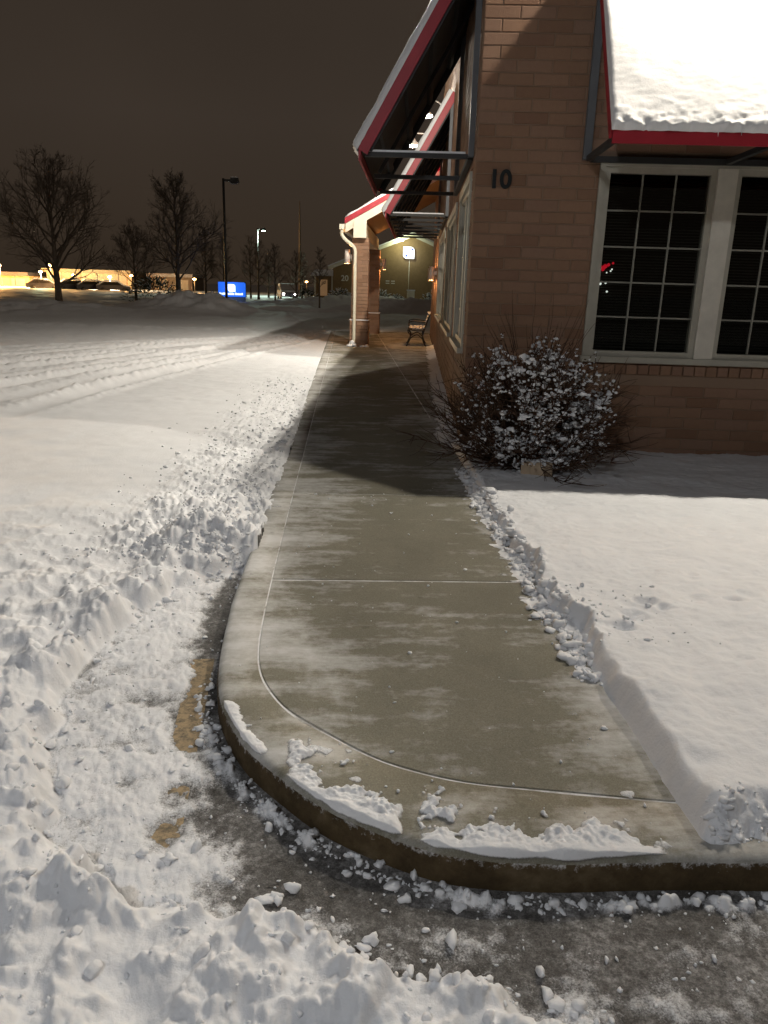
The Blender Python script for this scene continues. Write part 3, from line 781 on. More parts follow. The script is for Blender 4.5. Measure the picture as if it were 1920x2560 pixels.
# windows ---------------------------------------------------------
def put(face, b_, u0_, u1_, z0, z1, w0, w1):
    """box on a wall: u along, z up, w outward from the wall line"""
    if face == 'S': b_.box(u0_, u1_, -w1, -w0, z0, z1)
    else: b_.box(-w1, -w0, u0_, u1_, z0, z1)
def window(face, u0_, u1_, z0, z1, cols, rows, wd=.05):
    f = MB()
    put(face, f, u0_, u0_+wd, z0, z1, -.10, -.005); put(face, f, u1_-wd, u1_, z0, z1, -.10, -.005)
    put(face, f, u0_+wd, u1_-wd, z0, z0+wd, -.10, -.007); put(face, f, u0_+wd, u1_-wd, z1-wd, z1, -.10, -.007)
    fr_ = f.build('window', M['trim'], bld)
    gw = (u1_-u0_-2*wd)/cols; gh = (z1-z0-2*wd)/rows; mt = .0075
    for c in range(1, cols):
        b_ = MB(); u = u0_+wd+c*gw; put(face, b_, u-mt, u+mt, z0+wd, z1-wd, -.052, -.030); b_.build('muntin', M['muntin'], fr_)
    for r_ in range(1, rows):
        b_ = MB(); z = z0+wd+r_*gh; put(face, b_, u0_+wd, u1_-wd, z-mt, z+mt, -.050, -.033); b_.build('muntin', M['muntin'], fr_)
    if face == 'S':
        b_ = MB(); nz_ = int((z1-z0-.1)/.026)
        for i in range(nz_):
            zz = z1-.06-i*.026; tl = rng.uniform(-.002, .002)
            P_ = [(u0_+.03, .128, zz-.010+tl), (u1_-.03, .128, zz-.010-tl), (u1_-.03, .150, zz+.004-tl), (u0_+.03, .150, zz+.004+tl)]
            b_.add(P_, [(0, 1, 2, 3)])
        b_.build('blind', M['blind'], fr_, kind='stuff')
    for c in range(cols):
        for r_ in range(rows):
            b_ = MB(); ua, za = u0_+wd+c*gw, z0+wd+r_*gh
            put(face, b_, ua+.004, ua+gw-.004, za+.004, za+gh-.004, -.047, -.043); b_.build('pane', M['glass'], fr_)
    return fr_
cs = MB(); u0_, u1_, z0, z1 = S_WIN[0]
cs.box(u0_, u1_, -.022, .10, z1-.075, z1); cs.box(u0_-.02, u1_+.02, -.055, .10, z0, z0+.055)
cs.box(u0_, u0_+.05, -.018, .10, z0+.055, z1-.075); cs.box(u1_-.05, u1_, -.018, .10, z0+.055, z1-.075)
cs.build('window_casing', M['trim'], bld)
mb = MB(); mb.box(2.135, 2.305, -.030, .10, z0+.055, z1-.075); mb.build('mullion_post', M['post'], bld)
window('S', u0_+.05, 2.135, z0+.055, z1-.075, 3, 5); window('S', 2.305, u1_-.05, z0+.055, z1-.075, 3, 5)
for (u0_, u1_, z0, z1) in W_WIN:
    cs = MB()
    cs.box(-.025, .10, u0_, u1_, z1-.09, z1); cs.box(-.06, .10, u0_-.02, u1_+.02, z0, z0+.055)
    cs.box(-.02, .10, u0_, u0_+.09, z0+.055, z1-.09); cs.box(-.02, .10, u1_-.09, u1_, z0+.055, z1-.09)
    cs.build('window_casing', M['trim'], bld)
    nwin = 2 if u1_-u0_ < 2.5 else 3; ww = (u1_-u0_-.18)/nwin
    for i in range(nwin):
        window('W', u0_+.09+i*ww+.004, u0_+.09+(i+1)*ww-.004, z0+.055, z1-.09, 2, 5)
rm = MB()   # the unlit room behind the glass
rm.add([(.22, .22, .0), (6, .22, .0), (6, 4.5, .0), (.22, 4.5, .0), (.22, .22, 3.0), (6, .22, 3.0), (6, 4.5, 3.0), (.22, 4.5, 3.0)], [(0, 1, 2, 3), (4, 7, 6, 5), (2, 6, 7, 3), (1, 5, 6, 2)])
rm.build('room', M['room'], bld)
rm = MB(); rm.box(2.5, 2.55, 4.6, 12, 0, 3); rm.box(.22, 2.5, 11.9, 12, 0, 3); rm.build('room', M['room'], bld)

# awnings ---------------------------------------------------------
DEP, ZE, ZT = 1.06, 2.86, 4.72
def awning(face, u0_, u1_, nbars, dep, ze, zt):
    def pt(u, w_, z): return (u, -w_, z) if face == 'S' else (-w_, u, z)
    def slabq(b_, ua, ub, k0, k1, off0, off1):
        # piece of the sloping plane between fractions k0..k1 (0 = eave), offset along the normal
        dz, dw = zt-ze, dep; l = math.hypot(dz, dw); nw, nz = dz/l, dw/l
        P_ = []
        for off in (off0, off1):
            for u, k_ in ((ua, k0), (ub, k0), (ub, k1), (ua, k1)):
                P_.append(pt(u, dep*(1-k_)+nw*off, ze+(zt-ze)*k_+nz*off))
        if face != 'S': P_ = [P_[i] for i in (1, 0, 3, 2, 5, 4, 7, 6)]
        b_.hexa(P_)
    b_ = MB(); slabq(b_, u0_, u1_, 0, 1, -.012, 0)
    aw = b_.build('awning', M['underside'], bld)
    n = int((u1_-u0_)/.41); stp = (u1_-u0_)/n
    for i in range(n+1):      # standing seams
        b_ = MB(); c = u0_+i*stp; slabq(b_, max(u0_, c-.012), min(u1_, c+.012), .01, .995, .001, .035); b_.build('seam', M['red'], aw)
    b_ = MB()                 # red eave fascia
    P_ = [pt(u0_-.01, dep, ze-.085), pt(u1_+.01, dep, ze-.085), pt(u1_+.01, dep+.02, ze-.085), pt(u0_-.01, dep+.02, ze-.085),
          pt(u0_-.01, dep, ze+.03), pt(u1_+.01, dep, ze+.03), pt(u1_+.01, dep+.02, ze+.03), pt(u0_-.01, dep+.02, ze+.03)]
    b_.hexa(P_); b_.build('fascia', M['red'], aw)
    for ue, sg in ((u0_, -1), (u1_, 1)):   # red rake trim and dark gable frame
        b_ = MB(); ua, ub = sorted((ue+sg*.002, ue+sg*.022)); slabq(b_, ua, ub, 0, 1, -.070, .028); b_.build('rake_trim', M['red'], aw)
        b_ = MB(); ua, ub = sorted((ue-sg*.004, ue-sg*.05)); slabq(b_, ua, ub, .02, .99, -.09, -.016); b_.build('rafter', M['dark'], aw)
        b_ = MB(); put(face, b_, *sorted((ue-sg*.002, ue-sg*.07)), ze-.03, zt, .004, .055); b_.build('wall_post', M['sidepanel'], aw)
    b_ = MB(); put(face, b_, u0_+.075, u1_-.075, ze-.05, ze+.0, .008, .056); b_.build('wall_rail', M['dark'], aw)
    for k_ in (.12, .34, .56, .78):
        b_ = MB(); slabq(b_, u0_+.05, u1_-.05, k_, k_+.035, -.058, -.014); b_.build('purlin', M['dark'], aw)
    for i in range(nbars):
        c = u0_+.05+(u1_-u0_-.1)*i/(nbars-1)
        b_ = MB(); put(face, b_, c-.022, c+.022, ze-.045, ze-.003, .06, dep-.04); b_.build('tie_bar', M['dark'], aw)
        if i == 0 and face == 'W':
            b_ = MB(); put(face, b_, c-.020, c+.020, ze-.0025, ze+.016, .08, dep-.08); b_.build('bar_snow', M['snow_clump'], aw)
        if 0 < i < nbars-1:
            b_ = MB(); slabq(b_, c-.02, c+.02, .03, .98, -.10, -.06); b_.build('rafter', M['dark'], aw)
    # blanket of snow
    nu, nk = (340, 150) if face == 'S' else (max(60, int((u1_-u0_)*22)), 70)
    ln = math.hypot(zt-ze, dep); nw, nz = (zt-ze)/ln, dep/ln
    uu = np.concatenate([[u0_-.026], np.linspace(u0_-.024, u1_+.024, nu-2), [u1_+.026]]); kk = np.linspace(-.01, 1.0, nk)
    U, K = np.meshgrid(uu, kk); dl = K*ln
    de = np.minimum.reduce([U-uu[0], uu[-1]-U, dl-dl.min()+.0])
    seed = 300+int(u0_*10)
    th0 = .085 if face == 'S' else .10
    th_ = th0+.012*fbm(U, dl, .5, 3, seed)+.0022*fbm(U*.5, dl, .05, 3, seed+5)+.0010*fbm(U, dl, .028, 2, seed+9)
    low = np.exp(-(dl/.10)); w_, _ = worley(U, dl, .055, seed); th_ = th_+low*(.02*fbm(U, dl, .12, 3, seed+3)+.035*np.clip(.55-w_, 0, 1))
    round_ = np.sqrt(np.clip(1-(1-np.clip(de/.03, 0, 1))**2, 0, 1)); th_ = th_*round_+(th0-.03)*(1-round_)
    th_ = np.where(de <= 1e-6, .030, th_)
    Wd = dep*(1-K)+nw*th_ + .018*low*fbm(U, dl, .08, 2, seed+8); Z = ze+(zt-ze)*K+nz*th_
    V = np.stack([U, -Wd, Z] if face == 'S' else [-Wd, U, Z], -1).reshape(-1, 3)
    ids = np.arange(U.size).reshape(U.shape); Fq = np.stack([ids[:-1, :-1], ids[:-1, 1:], ids[1:, 1:], ids[1:, :-1]], -1).reshape(-1, 4)
    if face != 'S': Fq = Fq[:, ::-1]
    npmesh('snow_blanket', V, Fq, M['roof_snow'], aw)
    # drips of ice at the eave
    b_ = MB()
    for i in range(int((u1_-u0_)*6)):
        u = rng.uniform(u0_, u1_); l = rng.uniform(.02, .06)
        b_.tube([pt(u, dep+.03, ze+.03), pt(u+.003, dep+.032, ze+.03-l)], [.006, .001], 5)
    b_.build('icicles', M['snow_clump'], aw, kind='stuff')
    return aw
awning('S', .93, 7.1, 6, 1.16, 2.80, 4.42)
awning('W', .35, 3.42, 3, DEP, ZE, ZT)
awning('W', 6.5, 12.55, 7, DEP, ZE, ZT)

# house number
def text_mesh(txt, size, depth, bold=.0):
    cu = bpy.data.curves.new('digit', 'FONT'); cu.body = txt; cu.size = size; cu.extrude = depth; cu.offset = bold
    ob = bpy.data.objects.new('tmp', cu); COL.objects.link(ob); bpy.context.view_layer.update()
    me = bpy.data.meshes.new_from_object(ob.evaluated_get(bpy.context.evaluated_depsgraph_get()))
    bpy.data.objects.remove(ob); return me
num = thing('house_number', 'black metal number 10 fixed to the brick beside the corner', 'house number', BW(.125, -.012, 2.525), -A)
for dg, dx in (('1', -.01), ('0', .092)):
    me = text_mesh(dg, .215, .008, .006); me.materials.clear(); me.materials.append(M['black'])
    o = link('digit', me, num); o.rotation_euler = (R(90), 0, 0); o.location = (dx, 0, 0)

# ---------------------------------------------------------------- barn lamps
def point(loc, power, col, rad=.05, parent=None):
    ld = bpy.data.lights.new('lamp_light', 'POINT'); ld.energy = power; ld.color = col; ld.shadow_soft_size = rad
    o = bpy.data.objects.new('lamp_light', ld); COL.objects.link(o); o.location = loc
    if parent: o.parent = parent
    return o
def barn_lamp(face, u, z, w_, power, label):
    loc = BW(u, 0, z) if face == 'S' else BW(0, u, z)
    t = thing('barn_lamp', label, 'wall lamp', loc, -A if face == 'S' else -A-R(90), 'barn lamps above the awnings')
    # local: outward = -y
    b_ = MB(); b_.lathe([(.001, .0), (.07, .0), (.07, .02), (.001, .02)], sides=14)
    b_.v = [(x, -zz+.002, y) for x, y, zz in b_.v]; b_.build('wall_plate', M['lampmetal'], t)
    b_ = MB(); pts = [(0, -.02, 0), (0, -.10, .06), (0, -.22, .16), (0, -w_+.12, .20), (0, -w_+.03, .15), (0, -w_, .06)]
    b_.tube(catmull(pts, 4), .013, 7); b_.build('gooseneck', M['lampmetal'], t)
    b_ = MB(); b_.lathe([(.03, .10), (.05, .08), (.07, .03), (.16, -.05), (.19, -.10), (.185, -.10), (.15, -.045), (.06, .03), (.02, .06)], (0, -w_, 0), 20)
    b_.build('shade', M['lampmetal'], t)
    b_ = MB(); b_.lathe([(.001, .02), (.035, .0), (.05, -.04), (.035, -.08), (.001, -.095)], (0, -w_, -.005), 12); b_.build('bulb', M['bulb'], t)
    point((0, -w_, -.12), power, C_BARN, .05, t)
    return t
barn_lamp('S', 2.35, 5.85, .52, P_SOUTH, 'barn lamp on a gooseneck above the awning over the paired grid windows')
barn_lamp('S', 5.2, 5.85, .52, P_SOUTH, 'added barn lamp out of view, brightening the lawn, above the awning far from the brick corner')  # added out of view to even out the light on the lawn
barn_lamp('W', 1.9, 4.98, .65, P_WEST*.72, 'barn lamp on a gooseneck above the short awning next to the corner')
barn_lamp('W', 9.3, 5.0, .50, P_WEST, 'lit barn lamp on a gooseneck above the long awning')
barn_lamp('W', 13.6, 5.15, .74, P_WEST, 'lit barn lamp on a gooseneck above the porch roof')

# glowing red and white dots built for the glints inside the corner window
dec = thing('window_glints', 'small glowing red and white dots built for glints behind the grid window', 'decoration', BW(1.26, .215, 0), -A)
b_ = MB(); b_.tube([(0, 0, 0), (0, 0, 1.35)], .05, 8); b_.build('stand', M['room'], dec)
b_ = MB()
for i in range(60):
    a_ = rng.uniform(0, 6.28); z = rng.uniform(1.3, 1.9); r_ = .13*(1-(z-1.3)/.75)+.02
    b_.tube([(0, 0, z+.02), (r_*math.cos(a_), r_*math.sin(a_), z-.03)], [.012, .003], 4)
b_.build('greenery', M['evergreen'], dec)
M['red_glow'] = mat('red_glow', (.2, 0, 0), .5, emit=(.8, .01, .03), es=.6)
M['white_glow'] = mat('white_glow', (.5, .5, .5), .5, emit=(.9, .95, .9), es=1.1)
for i, (x, z, r_, k_) in enumerate(((.03, 1.90, .016, 'r'), (.0, 1.885, .022, 'r'), (-.04, 1.88, .018, 'r'), (-.02, 1.86, .02, 'r'), (.07, 1.915, .012, 'r'),
                                     (.065, 1.86, .008, 'w'), (.055, 1.845, .008, 'w'), (.02, 1.83, .007, 'w'), (-.05, 1.83, .007, 'w'), (.02, 1.74, .012, 'w2'), (-.03, 1.73, .014, 'w2'), (.04, 1.66, .01, 'w2'))):
    b_ = MB(); b_.lathe([(.001, r_), (r_*.8, r_*.5), (r_, 0), (r_*.8, -r_*.5), (.001, -r_)], (x, -.10, z), 8)
    b_.build('light', M['red_glow'] if k_ == 'r' else M['white_glow'], dec)

# ================================================================ porch
porch = thing('porch', 'entrance porch on brick columns with red shed roof and white fascia', 'porch', (COR[0], COR[1], 0), -A)
CS = -1.95; CW = .42
def column(tc_):
    b_ = MB(); b_.box(CS-CW/2+.02, CS+CW/2-.02, tc_-CW/2+.02, tc_+CW/2-.02, ZS-.05, 2.80); c = b_.build('column', M['mortar'], porch)
    z = ZS; r_ = 0; h = .0889
    unit2 = {}
    def bm(lx, ly, base=False):
        k_ = (round(lx, 3), round(ly, 3))
        if k_ not in unit2:
            q = MB(); q.box(-lx/2, lx/2, -ly/2, ly/2, 0, h-.010)
            me = bpy.data.meshes.new('brick'); me.from_pydata(q.v, [], q.f); me.materials.append(M['brick']); unit2[k_] = me
        return unit2[k_]
    while z < 2.78:
        grow = .03 if z < .80 else 0.0
        W2 = CW/2+grow; lng = (2*W2)*.66-.01; sh = (2*W2)-lng-.01
        dd = .10
        for sg in (-1, 1):      # south and north faces
            cuts = ((lng, -W2+lng/2), (sh, W2-sh/2)) if r_ % 2 else ((sh, -W2+sh/2), (lng, W2-lng/2))
            for l_, cx in cuts:
                o = link('brick', bm(l_, dd), c); o.location = (CS+cx, tc_+sg*(W2-dd/2)+rng.uniform(-.002, .002), z)
        for sg in (-1, 1):      # west and east faces
            l_ = 2*W2-2*dd-.02
            o = link('brick', bm(dd, l_), c); o.location = (CS+sg*(W2-dd/2), tc_, z)
        z += h; r_ += 1
    b_ = MB(); b_.box(CS-CW/2-.045, CS+CW/2+.045, tc_-CW/2-.045, tc_+CW/2+.045, .80, .82); b_.build('ledge_snow', M['snow_clump'], c)
    return c
for tc_ in (13.1, 19.0): column(tc_)
E_W, E_Z, R_W, R_Z = -2.32, 3.12, .0, 4.42       # eave and wall line of the porch roof
T0, T1 = 12.75, 19.5
def prz(s_): return E_Z+(s_-E_W)/(R_W-E_W)*(R_Z-E_Z)
b_ = MB(); b_.box(CS-.13, CS+.13, T0+.12, T1-.12, 2.80, prz(CS-.13)-.10); b_.build('beam', M['fascia'], porch)
b_ = MB(); b_.hexa([(E_W, T0, E_Z-.05), (R_W, T0, R_Z-.05), (R_W, T1, R_Z-.05), (E_W, T1, E_Z-.05), (E_W, T0, E_Z), (R_W, T0, R_Z), (R_W, T1, R_Z), (E_W, T1, E_Z)])
pr = b_.build('roof', M['wood'], porch)
b_ = MB(); b_.hexa([(E_W-.02, T0-.05, E_Z+.002), (R_W, T0-.05, R_Z+.002), (R_W, T0-.002, R_Z+.002), (E_W-.02, T0-.002, E_Z+.002), (E_W-.02, T0-.05, E_Z+.14), (R_W, T0-.05, R_Z+.14), (R_W, T0-.002, R_Z+.14), (E_W-.02, T0-.002, E_Z+.14)])
b_.build('red_edge', M['red'], pr)
b_ = MB(); b_.hexa([(E_W, T0-.04, E_Z-.20), (R_W, T0-.04, R_Z-.20), (R_W, T0-.004, R_Z-.20), (E_W, T0-.004, E_Z-.20), (E_W, T0-.04, E_Z-.001), (R_W, T0-.04, R_Z-.001), (R_W, T0-.004, R_Z-.001), (E_W, T0-.004, E_Z-.001)])
b_.build('fascia', M['fascia'], pr)
b_ = MB(); b_.box(CS-.17, CS+.15, T0-.065, T0+.10, 2.80, prz(CS)-.12); b_.build('bracket', M['fascia'], porch)
U, K = np.meshgrid(np.linspace(T0-.06, T1+.02, 60), np.linspace(0, 1, 30))
th_ = .20+.02*fbm(U, K*2.6, .5, 3, 401); ed = np.minimum.reduce([U-U.min(), U.max()-U, K*2.6]); th_ = np.where(ed < 1e-6, .13, th_)
Sx = E_W-.03+(R_W-E_W+.03)*K; Zx = E_Z+(R_Z-E_Z)*K+th_
V = np.stack([Sx, U, Zx], -1).reshape(-1, 3); ids = np.arange(U.size).reshape(U.shape)
npmesh('snow_blanket', V, np.stack([ids[:-1, :-1], ids[1:, :-1], ids[1:, 1:], ids[:-1, 1:]], -1).reshape(-1, 4), M['roof_snow'], pr)
b_ = MB(); b_.box(E_W-.15, E_W-.025, T0-.06, T1, E_Z-.13, E_Z-.01); b_.build('gutter', M['fascia'], porch)
b_ = MB()
gx = E_W-.09
b_.tube(catmull([(gx, T0+.02, E_Z-.13), (gx, T0+.02, E_Z-.26), (gx+.10, T0+.03, E_Z-.38), (CS-.20, T0+.06, 2.62), (CS-.13, T0+.06, 2.50), (CS-.125, T0+.06, 2.2), (CS-.125, T0+.06, .30), (CS-.15, T0+.03, .20), (CS-.20, T0-.10, .17)], 4), .042, 8)
b_.build('downspout', M['fascia'], porch)
b_ = MB(); V, F = blobs(np.array([(CS-.22, T0-.08, .17), (CS-.10, T0-.02, .16), (CS-.16, T0-.02, .24), (CS+.1, T0-.0, .15), (CS-.28, T0-.02, .15), (CS+.2, T0+.02, .15)]), np.array([.09, .09, .07, .07, .07, .05]))
npmesh('snow_lump', V, F, M['snow_clump'], porch)

# sconces -----------------------------------------------------------
def sconce(loc, rz, label, power):
    t = thing('wall_sconce', label, 'wall lamp', loc, rz, 'cylinder sconces at the porch')
    b_ = MB(); b_.lathe([(.062, -.17), (.068, -.17), (.068, .17), (.062, .17), (.062, -.17)], (0, -.13, 0), 18); b_.build('cylinder', M['sconce'], t)
    b_ = MB(); b_.box(-.035, .035, -.075, .01, -.05, .05); b_.build('arm', M['sconce'], t)
    for sg in (1, -1):
        b_ = MB(); b_.lathe([(.001, .012), (.045, .010), (.045, -.010), (.001, -.012)], (0, -.13, sg*.13), 14); b_.build('bulb', M['bulb_warm'], t)
        point((0, -.13, sg*.155), power*(1.0 if sg < 0 else .6), C_SCONCE, .03, t)
    return t
sconce(BW(.0, 13.25, 2.02), -A-R(90), 'lit cylinder sconce on the brick wall above the bench', P_SCONCE)
sconce(BW(.0, 15.6, 2.02), -A-R(90), 'lit cylinder sconce on the brick wall past the bench', P_SCONCE)
sconce(BW(CS-CW/2, 13.05, 2.36), -A-R(90), 'lit cylinder sconce on the brick porch column by the downspout', P_SCONCE*.7)
sconce(BW(CS+CW/2, 19.0, 2.36), -A+R(90), 'lit cylinder sconce on the inner side of the farther porch column', P_SCONCE)

# bench -------------------------------------------------------------
bn = thing('park_bench', 'iron and slat bench dusted with snow against the porch wall', 'bench', BW(-.42, 14.2, ZS), -A)
BLEN = 1.25
for yy in (-BLEN/2, BLEN/2):
    b_ = MB()
    b_.tube(catmull([(-.30, yy, .0), (-.24, yy, .12), (-.20, yy, .26), (-.27, yy, .40), (-.22, yy, .46)], 4), [.02]*17, 6)
    b_.tube(catmull([(.22, yy, .0), (.15, yy, .14), (.12, yy, .28), (.16, yy, .42), (.22, yy, .62), (.30, yy, .86)], 4), [.02]*21, 6)
    b_.tube(catmull([(-.22, yy, .44), (-.05, yy, .41), (.16, yy, .42)], 4), .018, 6)
    b_.tube(catmull([(-.20, yy, .20), (-.10, yy, .28), (.0, yy, .30), (.12, yy, .20)], 4), .013, 6)
    b_.tube(catmull([(-.26, yy, .62), (-.10, yy, .66), (.20, yy, .62)], 4), .018, 6)
    b_.tube([(-.25, yy, .44), (-.26, yy, .62)], .014, 6)
    b_.build('end_frame', M['iron'], bn)
for i in range(5):
    b_ = MB(); x = -.22+i*.088; b_.box(x, x+.065, -BLEN/2+.01, BLEN/2-.01, .445, .468); s_ = b_.build('seat_slat', M['slat'], bn)
    nn = 26; yy = np.linspace(-BLEN/2+.02, BLEN/2-.02, nn); P_ = np.stack([np.full(nn, x+.032), yy, np.full(nn, .475)], -1)
    V, F = blobs(P_, nrg.uniform(.022, .040, nn), .7); npmesh('slat_snow', V, F, M['snow_clump'], s_)
for i in range(4):
    b_ = MB(); z = .54+i*.085; x = .205+(z-.54)*.30
    b_.hexa([(x-.01, -BLEN/2+.01, z), (x+.012, -BLEN/2+.01, z), (x+.012, BLEN/2-.01, z), (x-.01, BLEN/2-.01, z), (x+.008, -BLEN/2+.01, z+.06), (x+.03, -BLEN/2+.01, z+.06), (x+.03, BLEN/2-.01, z+.06), (x+.008, BLEN/2-.01, z+.06)])
    s_ = b_.build('back_slat', M['slat'], bn)
    nn = 20; yy = nrg.uniform(-BLEN/2+.02, BLEN/2-.02, nn); P_ = np.stack([np.full(nn, x), yy, np.full(nn, z+.062)], -1)
    V, F = blobs(P_, nrg.uniform(.012, .024, nn), .8); npmesh('slat_snow', V, F, M['snow_clump'], s_)

# ================================================================ shrub at the corner
bush = thing('bare_shrub', 'round bare shrub loaded with clumps of snow in front of the brick corner', 'shrub', (1.57, 6.48, .19))
tw = MB(); tips = []
def arc(p, d, l, n, bend, jit):
    pts = [Vector(p)]; d = Vector(d).normalized()
    for i in range(n):
        d = (d+Vector((rng.gauss(0, jit), rng.gauss(0, jit), bend+rng.gauss(0, jit)))).normalized(); pts.append(pts[-1]+d*(l/n))
    return pts
def in_dome(p): return (p.x/.66)**2+(p.y/.56)**2+((p.z-.55)/.64)**2
for i in range(190):
    a_ = rng.uniform(0, 2*math.pi); el = rng.uniform(R(12), R(84)); d = (math.cos(a_)*math.cos(el), math.sin(a_)*math.cos(el), math.sin(el))
    l = rng.uniform(.62, .98); pts = arc((rng.uniform(-.16, .16), rng.uniform(-.10, .10), -.05), d, l, 7, rng.uniform(-.02, .10), .10)
    tw.tube(pts, [.011-.0013*k_ for k_ in range(8)], 4, False)
    for k_ in range(2, 8):
        for q in range(4):
            dd = (pts[k_]-pts[k_-1]).normalized()+Vector((rng.gauss(0, .6), rng.gauss(0, .6), rng.gauss(.12, .5)))
            sp = arc(pts[k_], dd, rng.uniform(.12, .34), 4, .02, .16)
            tw.tube(sp, [.0042, .0034, .0028, .0022, .0014], 3, False)
            if in_dome(sp[-1]) < 1.5: tips.append(sp)
for i in range(34):     # long whips sticking out of the top and sides
    a_ = rng.uniform(0, 2*math.pi); el = rng.uniform(R(40), R(80)); d = Vector((math.cos(a_)*math.cos(el), math.sin(a_)*math.cos(el), math.sin(el)))
    p = Vector((d.x*.55, d.y*.42, .5+d.z*.5)); tw.tube(arc(p, d, rng.uniform(.2, .5), 5, .03, .07), [.0035, .003, .0026, .002, .0016, .001], 3, False)
for i in range(12):     # low ones reaching over the snow
    a_ = R(180)+rng.uniform(-1.0, 1.0); d = Vector((math.cos(a_), math.sin(a_), .05))
    tw.tube(arc((d.x*.2, d.y*.2, .02), d, rng.uniform(.5, .95), 6, .04, .10), [.006, .005, .0045, .004, .003, .002, .001], 3, False)
tw.build('branches', M['twig'], bush, kind='stuff')
lf = MB()
for sp in tips:
    for q in range(2):
        p = sp[rng.randint(1, 4)]+Vector((rng.gauss(0, .02), rng.gauss(0, .02), rng.gauss(0, .02)))
        a_ = Vector((rng.gauss(0, 1), rng.gauss(0, 1), rng.gauss(0, 1))).normalized()*rng.uniform(.008, .018); b2 = a_.orthogonal().normalized()*rng.uniform(.004, .009)
        lf.add([p-a_, p+b2, p+a_, p-b2], [(0, 1, 2, 3)])
lf.build('dead_leaves', M['leaf'], bush, kind='stuff')
P = []; S = []
for sp in tips:
    p = sp[rng.randint(1, 4)]; dn = in_dome(p)
    bias = .80 if p.x > -.34 else .22
    if dn > .30 and dn < 1.25 and rng.random() < bias:
        big = rng.random() < .13; r_ = rng.uniform(.018, .028) if big else rng.uniform(.009, .016)
        for j in range(rng.randint(2, 4) if big else rng.randint(2, 6)):
            k_ = rng.uniform(.8, 4.0); i_ = min(3, int(k_)); q = sp[i_].lerp(sp[i_+1], k_-i_) if not big else p
            P.append((q.x+rng.gauss(0, r_*.6), q.y+rng.gauss(0, r_*.6), q.z+r_*.5+rng.gauss(0, r_*.25))); S.append(r_*rng.uniform(.7, 1.2))
V, F = blobs(np.array(P), np.array(S), .7, True); npmesh('snow_clumps', V, F, M['snow_clump'], bush, kind='stuff')
# pale edging stone under the shrub
es = thing('edging_stone', 'small tan edging stone under the snowy shrub', 'stone', (1.575, 6.12, .215), R(-6))
b_ = MB(); b_.prism([(-.13, -.05), (-.06, -.06), (.05, -.055), (.125, -.045), (.13, .06), (-.12, .065)], -.06, .085, .012, .012); b_.build('block', M['stone'], es)
P_ = np.stack([np.linspace(-.11, .11, 12), nrg.normal(0, .02, 12), np.full(12, .088)], -1); V, F = blobs(P_, nrg.uniform(.015, .03, 12), .5); npmesh('snow_cap', V, F, M['snow_clump'], es)
print('near', time.time()-T00)

# ================================================================ far side: bank building, trees, lamps, shops
def leafy(name, label, loc, w_, h, n, snowy=.55, group=None):
    t = thing(name, label, 'shrub', loc, 0, group)
    d = MB(); s_ = MB()
    for i in range(n):
        a_ = rng.uniform(0, 6.28); el = rng.uniform(R(5), R(85)); r_ = rng.uniform(.6, 1.0)
        p = Vector((math.cos(a_)*math.cos(el)*w_/2*r_, math.sin(a_)*math.cos(el)*w_/2*r_, math.sin(el)*h*r_))
        ax = (Vector((p.x, p.y, p.z*.5+.1)).normalized()+Vector((rng.gauss(0, .3), rng.gauss(0, .3), rng.gauss(-.1, .3)))).normalized()*rng.uniform(.10, .22)
        bx = ax.orthogonal().normalized()*rng.uniform(.03, .05); cx = ax.cross(bx).normalized()*.03
        q = [p-ax, p+bx, p+ax, p-bx, p+cx, p-cx]; fs = [(0, 1, 4), (1, 2, 4), (2, 3, 4), (3, 0, 4), (1, 0, 5), (2, 1, 5), (3, 2, 5), (0, 3, 5)]
        d.add(q, fs)
        if rng.random() < snowy:
            up = Vector((0, 0, .035)); s_.add([v_+up for v_ in q], fs)
    d.build('foliage', M['evergreen'], t, kind='stuff'); s_.build('snow', M['snow_clump'], t, kind='stuff'); return t
# bank building: gable wall turned to the drive
bk = thing('gable_building', 'tan brick building with a wide gable across the ploughed drive', 'building', (5.25, 66.5, -.1))
HWD = 6.45; EZ = 3.4; RZ = 6.0
b_ = MB(); b_.add([(-HWD, 0, 0), (HWD, 0, 0), (HWD, 0, EZ), (0, 0, RZ), (-HWD, 0, EZ), (-HWD, 12, 0), (HWD, 12, 0), (HWD, 12, EZ), (0, 12, RZ), (-HWD, 12, EZ)],
                  [(0, 1, 2, 3, 4), (5, 9, 8, 7, 6), (0, 4, 9, 5), (1, 6, 7, 2)]); b_.build('wall', M['beige_wall'], bk)
for sg in (-1, 1):
    b_ = MB(); o_ = HWD+.45; ez = EZ-.18
    b_.hexa([(0, -.45, RZ), (sg*o_, -.45, ez), (sg*o_, 12.4, ez), (0, 12.4, RZ), (0, -.45, RZ+.10), (sg*o_, -.45, ez+.10), (sg*o_, 12.4, ez+.10), (0, 12.4, RZ+.10)]); rf = b_.build('roof', M['snow_clump'], bk)
    b_ = MB(); b_.hexa([(0, -.50, RZ-.28), (sg*o_, -.50, ez-.28), (sg*o_, -.455, ez-.28), (0, -.455, RZ-.28), (0, -.50, RZ-.01), (sg*o_, -.50, ez-.01), (sg*o_, -.455, ez-.01), (0, -.455, RZ-.01)]); b_.build('bargeboard', M['fascia'], rf)
for x, z in ((-3.0, 2.02), (-1.95, 2.02), (-1.5, 2.02)):
    for dz in (0, .18):
        b_ = MB(); b_.box(x-.15, x+.15, -.03, .01, z+dz, z+dz+.07); b_.build('vent_slat', M['white_letters'], bk)
b_ = MB(); b_.tube([(-.2, -.02, .3), (-.2, -.02, 3.9)], .02, 5); b_.build('conduit', M['fascia'], bk)
